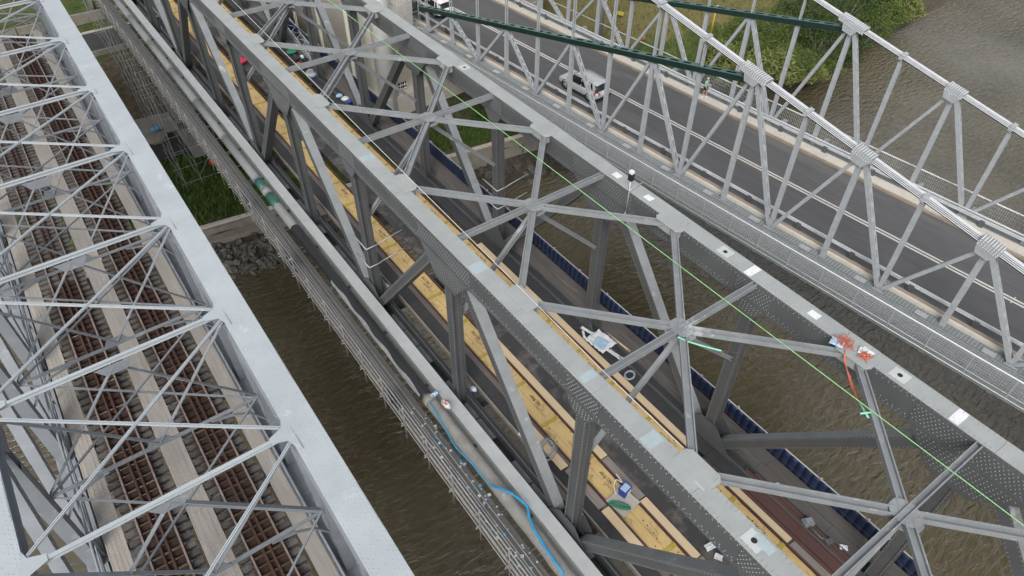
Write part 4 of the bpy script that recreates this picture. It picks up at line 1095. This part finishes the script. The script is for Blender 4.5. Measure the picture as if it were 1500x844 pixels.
for i, (px, py, h, r_, m_, kd) in enumerate(spec):
    p = at(px, py, -12)
    for _ in range(4): p = at(px, py, ground_z(p.x, p.y))
    T = thing('bank_shrub', kd+' shrub on the far river bank, number %d from the road bridge' % (i+1), 'shrub', p, 0, GS)
    T['label'] = kd+' shrub on the far bank '+['nearest the fence', 'in the middle of the slope', 'overhanging the water edge', 'beside the drooping reeds', 'above the reedy clump', 'under the far green chord', 'near the far cable joint', 'below the top image edge', 'right of the far green chord', 'behind the far cable joint', 'at the small headland', 'at the tip of the headland', 'behind the headland', 'just above the person', 'behind the footpath fence', 'beside the yellow pole', 'high on the slope', 'first along the water edge', 'second along the water edge', 'third along the water edge', 'fourth along the water edge', 'fifth along the water edge', 'sixth along the water edge', 'seventh along the water edge', 'last along the water edge'][i]
    b = MB()
    for k in range(5): a = k*1.3; b.tube([(0, 0, -.3), (r_*.2*math.cos(a), r_*.2*math.sin(a), h*.3), (r_*.45*math.cos(a), r_*.45*math.sin(a), h*.65)], [.07, .05, .02], 5)
    b.build('stem', 'bark', T)
    b = MB(); leaves(b, (0, 0, h*.45), (r_, r_, h*.55), 3000, .30 if m_ != 'leaf3' else .55, 100+i, -.3 if m_ == 'leaf3' else .3)
    b.build('foliage', m_, T)

# poles beyond the road bridge
p = at(877, 62, -8.5)
T = thing('power_pole', 'thick weathered timber pole on the grass behind the road bridge', 'pole', p)
MB().tube([(0, 0, -.5), (0, 0, 16)], [.34, .27], 10).build('post', 'polegrey', T); MB().box((.36, 0, 3), (.12, .18, 6)).build('cable_guard', 'oldwood', T)
MB().tube([(.3, -.1, 4.2), (.9, -.2, 4.9), (1.3, -.3, 4.6)], .05, 6).build('bracket', 'wht', T)
p = at(1041, 51, -8.5)
T = thing('yellow_lamp_pole', 'thin yellow pole with small white lamp on the far bank', 'pole', p)
MB().tube([(0, 0, -.3), (0, 0, 3.0)], .07, 8).build('post', 'yellowpole', T); b = MB().box((0, 0, 3.06), (.3, .24, .14)).box((.22, .05, 3.1), (.25, .08, .06)); b.build('lamp', 'wht', T)
for (px, py, d, m_, nm, lab, cat) in ((855, 46, (.45, .35, .35), 'orange', 'orange_bag', 'orange bag on the footpath edge behind the guard rail', 'bag'),
                                      (943, 54, (.36, .36, .8), 'orange', 'orange_marker', 'orange red marker drum on the grass slope', 'marker')):
    p = at(px, py, -7.5)
    for _ in range(4): p = at(px, py, max(ground_z(p.x, p.y), -12)+.3)
    lump(nm, p, d, m_, lab, cat, 3, .15)
p = at(909, 20, -7); 
for _ in range(4): p = at(909, 20, ground_z(p.x, p.y)+.2)
o = MB().box((0, 0, 0), (.38, .75, .25)).box((0, 0, .14), (.3, .65, .05)).build('yellow_crate', 'yellowcross'); o.location = p; o.rotation_euler = (.15, 0, .7); tag(o, 'pale yellow crate lying on the grass slope', 'crate')

# ================================================================== vehicles
def loft(b, secs, close=True):
    n_ = len(secs[0]); o = len(b.v); vs = [p for s_ in secs for p in s_]; fs = []
    for i in range(len(secs)-1):
        for k in range(n_ if close else n_-1): fs.append((i*n_+k, (i+1)*n_+k, (i+1)*n_+(k+1) % n_, i*n_+(k+1) % n_))
    fs.append(tuple(range(n_))); fs.append(tuple((len(secs)-1)*n_+k for k in range(n_-1, -1, -1)))
    b.add(vs, fs)
def car(label, paint, loc, rz, Ln=4.64, Wd=1.82, H=1.70):
    T = thing('parked_car' if False else 'suv_car', label, 'car', loc, rz)
    hl = Ln/2; hw = Wd/2
    # stations from rear (-y) to front (+y): y, half width, sill z, belt z
    st = [(-hl, .72, .42, .86), (-hl+.08, .84, .34, .98), (-hl+.5, .90, .28, 1.02), (-hl+1.4, .91, .26, .99), (0, .91, .26, .97), (.95, .91, .26, .98), (1.35, .91, .27, 1.0), (hl-.45, .87, .30, .90), (hl-.12, .78, .34, .78), (hl, .62, .42, .66)]
    secs = []
    for y, w_, zs, zb in st:
        w_ = w_*hw/.91
        secs.append([(-w_*.9, y, zs), (-w_, y, zs+.12), (-w_*1.0, y, (zs+zb)/2+.06), (-w_*.97, y, zb-.08), (-w_*.90, y, zb), (0, y, zb+.03), (w_*.90, y, zb), (w_*.97, y, zb-.08), (w_*1.0, y, (zs+zb)/2+.06), (w_, y, zs+.12), (w_*.9, y, zs)])
    b = MB(); b.smooth = True; loft(b, secs)
    o = b.build('body', paint, T); sb = o.modifiers.new('Subdivision', 'SUBSURF'); sb.levels = 2; sb.render_levels = 2
    k = hw/.91
    def ring(y, zb, zt_, wb, wt_):
        return [(-wb*k, y, zb), (-(wb*.55+wt_*.45)*k, y, zb+(zt_-zb)*.5), (-wt_*k, y, zt_), (0, y, zt_+.02), (wt_*k, y, zt_), ((wb*.55+wt_*.45)*k, y, zb+(zt_-zb)*.5), (wb*k, y, zb)]
    g = MB(); g.smooth = True
    loft(g, [ring(-hl+.16, .93, 1.04, .78, .74), ring(-hl+.52, .93, 1.50, .80, .655), ring(-1.2, .93, 1.575, .82, .665), ring(-.3, .93, 1.60, .83, .67), ring(.35, .93, 1.565, .83, .66), ring(.75, .93, 1.42, .82, .64), ring(1.38, .93, 1.03, .78, .70)])
    g.build('glasshouse', 'glass', T)
    # painted roof skin and pillars
    r0 = MB(); r0.smooth = True
    loft(r0, [[(-w_*k, y, z-.05), (-w_*.9*k, y, z+.015), (0, y, z+.045), (w_*.9*k, y, z+.015), (w_*k, y, z-.05), (0, y, z-.02)] for y, z, w_ in ((-hl+.30, 1.50, .60), (-hl+.48, 1.56, .67), (-1.2, 1.605, .69), (-.3, 1.63, .695), (.35, 1.595, .685), (.58, 1.53, .65))])
    r0.build('roof', paint, T)
    for sx in (-1, 1):
        b = MB()
        for (ya, yb, wd) in ((1.36, .60, .07), (-.42, -.42, .09), (-1.42, -1.34, .10), (-hl+.40, -hl+.62, .22)):
            b.beam((sx*.80*k, ya, .95), (sx*.665*k, yb, 1.55), .05, wd, (0, 1, 0))
        b.build('pillar', paint, T)
        MB().prism([(sx*.86*k, -hl+.34, 1.00), (sx*.52*k, -hl+.03, .97), (sx*.54*k, -hl-.005, .78), (sx*.90*k, -hl+.30, .80)], (0, -.045, .0)).build('tail_light', 'tail', T)
        MB().prism([(sx*.80*k, hl-.34, .86), (sx*.52*k, hl-.10, .78), (sx*.53*k, hl-.05, .66), (sx*.84*k, hl-.28, .70)], (0, .04, .01)).build('headlight', 'lens', T)
        MB().tube([(sx*.61*k, -1.6, 1.60), (sx*.61*k, -1.45, 1.69), (sx*.61*k, .1, 1.70), (sx*.61*k, .3, 1.62)], .022, 6).build('roof_rail', 'rim', T)
        MB().box((sx*(hw+.07), .90, 1.03), (.2, .12, .14)).build('mirror', paint, T)
        MB().rng((sx*(hw-.05), -1.0, .24), (sx*(hw-.005), 1.0, .36)).build('sill_trim', 'black', T)
        for y in (-1.38, 1.33):
            am = MB(); am.tube([(sx*(hw-.3), y, .40), (sx*(hw-.022), y, .40)], .43, 20); am.build('wheel_arch', 'black', T)
            tb = MB(); tb.tube([(sx*(hw-.2), y, .34), (sx*(hw+.0), y, .34)], .34, 20); w_ = tb.build('wheel', 'black', T)
            MB().tube([(sx*(hw-.01), y, .34), (sx*(hw+.012), y, .34)], .24, 16).build('rim', 'rim', w_); hb = MB()
            for q in range(5): a = q*1.2566; hb.box((sx*(hw+.015), y+.13*math.cos(a), .34+.13*math.sin(a)), (.008, .07, .07))
            o = hb.build('rim_opening', 'black', w_)
    MB().rng((-.78*k, -hl-.03, .36), (.78*k, -hl+.1, .52)).build('bumper', 'black', T)
    MB().rng((-.26, -hl-.02, .70), (.26, -hl+.05, .82)).build('number_plate', 'wht', T)
    return T
pc = (W(0, 0) and (at(826.7, 130, ZR)+at(860, 148, ZR))/2)
cl = pc+RN*.9
car('silver grey sport utility car driving away on the road bridge', 'silver', (cl.x, cl.y, ZR), TH)
p = W(39.9, 58.4, ZR); car('white car at the top edge driving off past the cream tower', 'whitecar', p, TH, 4.7, 1.85)

# ================================================================== person
def skin_obj(name, verts, edges, rad, m_, parent):
    me = bpy.data.meshes.new(name); me.from_pydata([V(v) for v in verts], edges, []); me.materials.append(M[m_])
    o = bpy.data.objects.new(name, me); col.objects.link(o); o.parent = parent
    md = o.modifiers.new('Skin', 'SKIN'); md.use_smooth_shade = True
    for i, r_ in enumerate(rad):
        me.skin_vertices[0].data[i].radius = r_ if isinstance(r_, tuple) else (r_, r_)
    me.skin_vertices[0].data[0].use_root = True
    s_ = o.modifiers.new('Subdivision', 'SUBSURF'); s_.levels = 2; s_.render_levels = 2; return o
pp = W(46.62, 29.75, -4.08)
T = thing('person', 'person in turquoise shirt, dark shorts and white cap walking on the footpath', 'person', pp, TH+math.pi)
vs = [(0, 0, .95), (0, 0, 1.15), (0, .01, 1.38), (0, .02, 1.48), (0, .03, 1.56), (0, .04, 1.66), (0, .03, 1.73),
      (-.10, 0, .88), (-.11, .14, .50), (-.11, .06, .10), (-.11, .18, .04), (.10, 0, .88), (.11, -.02, .48), (.11, -.20, .14), (.11, -.12, .05),
      (-.18, 0, 1.40), (-.24, -.10, 1.14), (-.22, .02, .92), (-.22, .06, .82), (.18, 0, 1.40), (.24, .08, 1.14), (.22, .22, .96), (.21, .28, .88)]
ed = [(0, 1), (1, 2), (2, 3), (3, 4), (4, 5), (5, 6), (0, 7), (7, 8), (8, 9), (9, 10), (0, 11), (11, 12), (12, 13), (13, 14), (2, 15), (15, 16), (16, 17), (17, 18), (2, 19), (19, 20), (20, 21), (21, 22)]
ra = [(.14, .10), (.13, .095), (.15, .10), .055, .06, (.085, .10), .06, .085, .06, .04, .035, .085, .06, .04, .035, .055, .042, .032, .036, .055, .042, .032, .036]
skin_obj('body', vs, ed, ra, 'skin', T)
skin_obj('shirt', [(0, 0, .97), (0, 0, 1.15), (0, .01, 1.36), (-.19, 0, 1.39), (-.235, -.07, 1.22), (.19, 0, 1.39), (.235, .06, 1.22)], [(0, 1), (1, 2), (2, 3), (3, 4), (2, 5), (5, 6)], [(.165, .125), (.155, .12), (.17, .12), .075, .065, .075, .065], 'turq', T)
skin_obj('shorts', [(0, 0, .96), (-.10, .01, .86), (-.11, .09, .62), (.10, 0, .86), (.11, -.02, .62)], [(0, 1), (1, 2), (0, 3), (3, 4)], [(.16, .125), .11, .09, .11, .09], 'navyc', T)
skin_obj('cap', [(0, .02, 1.74), (0, .03, 1.69), (0, .15, 1.68)], [(0, 1), (1, 2)], [(.08, .08), (.10, .11), (.07, .015)], 'wht', T)
for x, y in ((-.11, .12), (.11, -.15)):
    b = MB(); b.smooth = True; b.tube([(x, y-.08, .05), (x, y+.02, .055), (x, y+.14, .03)], [.05, .055, .035], 8); b.build('shoe', 'wht', T)

# ================================================================== loose things on the dark bridge
Z = -.04
p = at(905, 741, Z)
o = MB().box((0, 0, .02), (.95, .95, .035)).build('plywood_sheet', 'walk'); o.location = (11.78, 8.72, -.02); o.rotation_euler = (0, 0, .12); tag(o, 'square grey plywood sheet under the blue tub on yellow boards', 'plywood')
T = thing('plastic_tub', 'blue and white plastic tub on the plywood sheet', 'tub', (12.06, 8.95, .02), .2)
b = MB().rng((-.20, -.16, 0), (.20, .16, .36)); o = b.build('body', 'wht', T)
b = MB().rng((-.225, -.18, .33), (.225, -.14, .40)).rng((-.225, .14, .33), (.225, .18, .40)).rng((-.225, -.14, .33), (-.185, .14, .40)).rng((.185, -.14, .33), (.225, .14, .40)); b.build('rim', 'bluebox', T)
MB().rng((-.18, -.135, .35), (.18, .135, .385)).build('lid', 'ltblue', T)
MB().rng((-.203, -.163, .02), (-.05, -.158, .3)).rng((-.208, -.163, .0), (-.201, .163, .32)).build('side_panel', 'bluebox', T)
tag(MB().tube(bez([(11.75, 9.1, .03), (11.85, 9.35, .2), (12.05, 9.45, .32), (12.1, 9.2, .42), (12.15, 9.6, .45)]), .02, 6).build('white_hose', 'wht'), 'short white hose trailing from the blue and white tub', 'hose')
def coil(name, c, r_, turns, tr, m_, label, cat, sq=.6, rz=0, wob=.15, seed=0):
    rnd = random.Random(seed); pts = []; ph = [rnd.uniform(0, 6) for _ in range(4)]
    for k in range(turns*14):
        a = k*2*math.pi/14; rr = r_*(1+wob*math.sin(a*.37+ph[0])+wob*.5*math.sin(a*.91+ph[1]))
        pts.append((rr*math.cos(a), rr*sq*math.sin(a), tr+abs(.05*math.sin(a*.23+ph[2]))+k*.0003))
    o = MB().tube(pts, tr, 5).build(name, m_); o.location = c; o.rotation_euler = (0, 0, rz); return tag(o, label, cat)
coil('green_rope_coil', (11.52, 8.62, .02), .32, 10, .022, 'greenrope', 'coiled green rope on the plywood sheet left of the tub', 'rope', .3, -.9, .25, 1)
coil('hose_coil', at(922, 551, Z)+V((0, 0, .02)), .27, 7, .018, 'wire', 'pale grey cable coil on the black deck right of pale planks', 'cable', .75, .3, .12, 2)
coil('wire_coil', at(802, 660, Z)+V((0, 0, .02)), .42, 9, .012, 'wire', 'grey wire coil on the black deck left of the yellow boards', 'wire', .7, .9, .3, 3)
def sheet(name, c, sx, sy, m_, label, cat, rz=0, amp=.12, seed=0, n_=14, drop=None, group=None):
    b = MB(); b.smooth = True; vs = []
    for j in range(n_+1):
        for i in range(n_+1):
            x, y = (i/n_-.5)*sx, (j/n_-.5)*sy
            e = 1+.12*noise.noise((i*.4, j*.4, seed+9))
            vs.append((x*e, y*e, .03+amp*abs(noise.noise((i*.35, j*.35, seed)))+amp*.4*noise.noise((i*.9, j*.9, seed+3))+amp*.4))
    b.add(vs, [(j*(n_+1)+i, j*(n_+1)+i+1, (j+1)*(n_+1)+i+1, (j+1)*(n_+1)+i) for j in range(n_) for i in range(n_)])
    o = b.build(name, m_); o.location = c; o.rotation_euler = (0, 0, rz); md = o.modifiers.new('Solidify', 'SOLIDIFY'); md.thickness = .012; return tag(o, label, cat, group)
o = sheet('plastic_sheet', at(880, 502, Z), 1.0, 1.15, 'wht', 'crumpled white plastic sheet spread on the black deck', 'sheet', .1, .16, 1)
sheet('blue_plastic', at(879, 507, Z)+V((0, 0, .17)), .55, .6, 'ltblue', 'pale blue plastic film lying on the white sheet', 'film', .25, .05, 2)
for k, (px, py, sx, sy, rz_, lab) in enumerate(((862, 487, .16, .9, .3, 'twisted white plastic strip behind the white sheet'), (855, 492, .12, .5, -.5, 'short white scrap left of the white sheet'), (897, 520, .10, .9, .15, 'narrow white strip right of the white sheet'), (903, 521, .07, .8, .2, 'thin white lath in front of the white sheet'))):
    sheet('plastic_scrap', at(px, py, Z), sx, sy, 'wht', lab, 'scrap', rz_, .1, 10+k, 8)
T = thing('spirit_level', 'yellow wooden batten with a hole at its end on the deck', 'batten', at(905, 502, Z), R(5))
MB().rng((-.05, -.75, 0), (.05, .75, .06)).build('bar', 'newwood', T); b = MB(); b.box((0, -.68, .061), (.05, .08, .004)); b.build('hole', 'black', T)
# far end clutter
GB = 'bags and tools on the far deck'
for k, (px, py, d, m_, lab, cat) in enumerate(((428, 78, (.9, .7, .35), 'greenrope', 'green bundle on the deck beyond the third star brace', 'bag'), (436, 88, (.6, .5, .35), 'navyc', 'dark tool bag just right of the green bundle', 'bag'), (443, 86, (.35, .35, .35), 'wht', 'small white pail beside the dark tool bag', 'pail'),
        (447, 99, (.5, .6, .3), 'maroon', 'dark red sack in front of the tool bags', 'bag'), (497, 142, (.5, .4, .25), 'ltblue', 'pale blue folded cloth beside the white bag', 'cloth'), (506, 147, (.6, .6, .3), 'wht', 'white sack beside the navy bag on the deck', 'bag'), (512, 151, (.45, .4, .3), 'bluebox', 'navy bag behind the second star brace', 'bag'),
        (448, 90, (.45, .5, .3), 'black', 'black holdall among the far tool bags', 'bag'), (437, 96, (.5, .4, .25), 'orange', 'orange tinged bundle among the far tool bags', 'bag'))):
    lump('deck_bag', at(px, py, Z)+V((0, 0, d[2]*.4)), d, m_, lab, cat, 40+k, .3)
T = thing('wash_tub', 'round pale blue tub on the far deck right of the yellow boards', 'tub', at(458, 111, Z))
b = MB(); b.smooth = True; b.tube([(0, 0, 0), (0, 0, .3)], [.36, .42], 18); b.build('body', 'ltblue', T); MB().tube([(0, 0, .3), (0, 0, .304)], [.40, .40], 18).build('water', 'pipe', T)
for k in range(1): MB().tube([(.42*math.cos(a*.35), .42*math.sin(a*.35), .3) for a in range(19)], .025, 5).build('rim', 'wht', T)
lump('pink_bundle', at(355, 92, Z)+V((0, 0, .15)), (.9, .8, .45), 'pink', 'hot pink fabric bundle on the deck behind the near chord', 'fabric', 61, .4)
lump('striped_rag', at(388, 112, .3), (.28, .45, .8), ['orange', 'wht'], 'red and white striped rag hanging left of the near chord', 'rag', 62, .3)
# rust red steel sheets on the right
for k in range(7):
    o = MB().box((0, 0, .03), (.15, 10.5, .05)).build('steel_bar', 'maroon'); o.location = (15.99+.155*k+.02+random.uniform(-.01, .01), 1.4+random.uniform(-.4, .4), -.06+random.uniform(0, .015)); o.rotation_euler = (0, 0, random.uniform(-.004, .004))
    tag(o, 'rust red flat steel bar in the row right of the right yellow boards', 'steel bar', 'rust red bars laid on the deck')
T = thing('drill_press', 'small grey machine with chain on the near right footway', 'machine', at(1182, 768, Z), -.4)
MB().rng((-.2, -.15, 0), (.2, .15, .22)).rng((-.14, -.1, .22), (.14, .1, .32)).build('housing', 'mblat', T); MB().tube([(0, -.15, .1), (.1, -.4, .08), (.2, -.62, .06), (.35, -.75, .05)], .05, 7).build('arm', 'mb', T); MB().box((.4, -.85, .07), (.3, .22, .12)).build('foot', 'mb', T)
for k, (px, py, sx, sy, lab) in enumerate(((1143, 718, .3, .6, 'white paper scrap on the footway beside the near right brace'), (1235, 803, .22, .3, 'white scrap at the foot of the near right strut'), (1043, 800, .25, .6, 'white torn strip on the deck under the near chord'), (1052, 817, .3, .25, 'white rag beside the torn strip under the near chord'), (852, 760, .2, .6, 'pale torn paper beside the near post base'),
        (765, 640, .12, .4, 'small white scrap on the black deck left of the yellow boards'), (545, 398, .35, .22, 'white scrap at the foot of a near post'), (566, 420, .3, .25, 'small white card beside the grey diagonal'), (1238, 650, .1, .1, 'tiny white cup on the tarpaulin edge'))):
    sheet('paper_scrap', at(px, py, Z), sx, sy, 'wht', lab, 'scrap', k*.7, .08, 30+k, 8)
lump('paper_ball', at(694, 570, .15), (.3, .3, .25), ['wht', 'ltblue'], 'crumpled white and violet paper ball by a near post', 'scrap', 71, .4)
# rubbish on the scaffold boards (uncountable litter)
rnd = random.Random(8); b = MB()
for _ in range(130):
    y = rnd.uniform(5, 17.5); x = 7.3+rnd.uniform(-.36, .44); s_ = rnd.uniform(.03, .13); a = rnd.uniform(0, 6.28); z = -.22+rnd.uniform(0, .08); b.cur = rnd.choice((0, 0, 0, 1, 2))
    b.quad((x, y, z), (x+s_*math.cos(a), y+s_*math.sin(a), z+rnd.uniform(0, .05)), (x+s_*(math.cos(a)-math.sin(a)), y+s_*(math.cos(a)+math.sin(a)), z+rnd.uniform(0, .06)), (x-s_*math.sin(a), y+s_*math.cos(a), z+rnd.uniform(0, .05)))
tag(b.build('litter', ['wht', 'ltblue', 'cyan']), 'white and blue litter strewn along the scaffold walkway', 'litter', kind='stuff')

# ropes
tag(MB().tube([(14.93, 62, 9.05), (14.9, 38.3, 9.03), (15.0, 24, 8.99), (15.03, 11, 8.97), (15.05, -.6, 9.0), (15.06, -9, 9.02)], .013, 7).build('lime_rope', 'neon'), 'bright lime green rope stretched over the star braces of the dark bridge', 'rope')
tag(MB().tube([at(300, -40, 9), at(350, 10, 9), at(545, 207, 9), at(740, 400, 9), at(880, 540, 8.97), at(1000, 655, 8.9), at(1062, 712, 8.6)], .014, 6).build('white_rope', 'ropew'), 'thin white rope running along the near top chord', 'rope')
g = V((MX1-.45, 5.3, MT+.04))
def tangle(name, c, d, n_, r_, m_, label, cat, seed):
    rnd = random.Random(seed); b = MB()
    for _ in range(n_):
        p = [(rnd.gauss(0, d[0]*.3), rnd.gauss(0, d[1]*.3), abs(rnd.gauss(0, d[2]*.5))+r_) for _ in range(5)]; b.tube(bez(p, 4), r_, 4)
    o = b.build(name, m_); o.location = c; return tag(o, label, cat)
tangle('orange_cord_tangle', g+V((.08, .3, .0)), (.42, .5, .18), 20, .008, 'orange', 'tangle of orange cord on the far chord bracket plate', 'cord', 81)
sheet('clear_film', g+V((-.05, .42, .0)), .35, .4, 'ltblue', 'clear plastic film caught under the orange cord tangle', 'film', .3, .1, 4, 8)
tangle('orange_cord_end', g+V((.2, -.38, .0)), (.35, .3, .12), 12, .012, 'orange', 'small orange cord tangle at the near end of the bracket plate', 'cord', 7)
sheet('white_pad', g+V((.32, -.25, .0)), .3, .3, 'wht', 'white pad under the small orange cord tangle', 'pad', .3, .02, 5, 6)
b = MB()
for k in range(4): b.tube(bez([g+V((-.1, .1, .05)), g+V((-.25-.02*k, -.1, -.15)), at(1245, 560, 8.3)+V((.03*k, 0, 0)), at(1258, 590, 8.3)]), .014, 5)
tag(b.build('hanging_orange_cord', 'orange'), 'orange cords hanging from the bracket plate down the brace', 'cord')
tag(MB().tube([at(1258, 588, 8.75), at(1266, 602, 8.8), at(1272, 612, 8.85)], .03, 6).tube([at(1260, 606, 8.92), at(1276, 604, 8.92)], .03, 6).build('lower_sling', 'teal'), 'pale green sling tied round the brace below the orange cords', 'sling')
tag(MB().tube(bez([at(993, 494, 8.9), at(1010, 501, 8.7), at(1030, 507, 8.6), at(1057, 514, 8.5)]), .028, 6).build('star_sling', 'teal'), 'pale green sling tied at the star brace centre', 'sling')
tag(MB().tube(bez([at(1057, 514, 8.5), at(1110, 520, 8.4), at(1170, 521, 8.5), at(1222, 517, 8.9)]), .010, 5).build('brown_cord', 'maroon'), 'thin brown cord from the star sling to the far chord', 'cord')
# clamped instrument on the far chord
q_ = at(918, 283, MT); p = V((MX1-.24, q_.y, MT))
T = thing('survey_instrument', 'black and white instrument on a tube clamp at the far chord', 'instrument', p)
MB().tube([(-.12, 0, -1.0), (-.12, 0, .55)], .03, 6).tube([(-.2, -.05, .12), (.62, .05, .12)], .03, 6).tube([(-.3, -.1, -.95), (.05, .1, -.95)], .03, 6).build('clamp_tubes', 'galv', T)
MB().rng((-.20, -.09, .55), (-.04, .09, .85)).build('body', 'black', T); MB().rng((-.19, -.08, .85), (-.05, .08, .97)).build('cap', 'wht', T)
# scaffold clamps on two posts
for (X, y, z, sg, lab, L1) in ((MX0, MN[4], 3.4, 1, 'pair of white tube clamps with rods round the third near post', 1.3), (MX1, MN[4], 3.6, 1, 'pair of pale tube clamps with rods round the third far post', 1.4)):
    T = thing('tube_clamp', lab, 'clamp', (X, y, z))
    for dz in (0, -1.15):
        MB().tube([(-.30, -.30, dz), (-.30, 1.0, dz)], .03, 6).build('back_tube', 'galv', T)
        MB().tube([(-.32, -.32, dz), (.35, -.32, dz+.04)], .03, 6).build('side_tube', 'galv', T)
        MB().tube([(.3, -.3, dz+.05), (1.6, -.34, dz+.3)], .02, 5).build('rod', 'galv', T)
# lattice boom lying on the far footway
a, c = at(400, 8, .2), at(462, 88, .2)
b = MB(); b.laced(a, c, .7, .6, (0, 0, 1), .07, .7, double=False)
tag(b.build('lattice_boom', 'lbtop'), 'white lattice boom section lying on the far footway', 'boom')
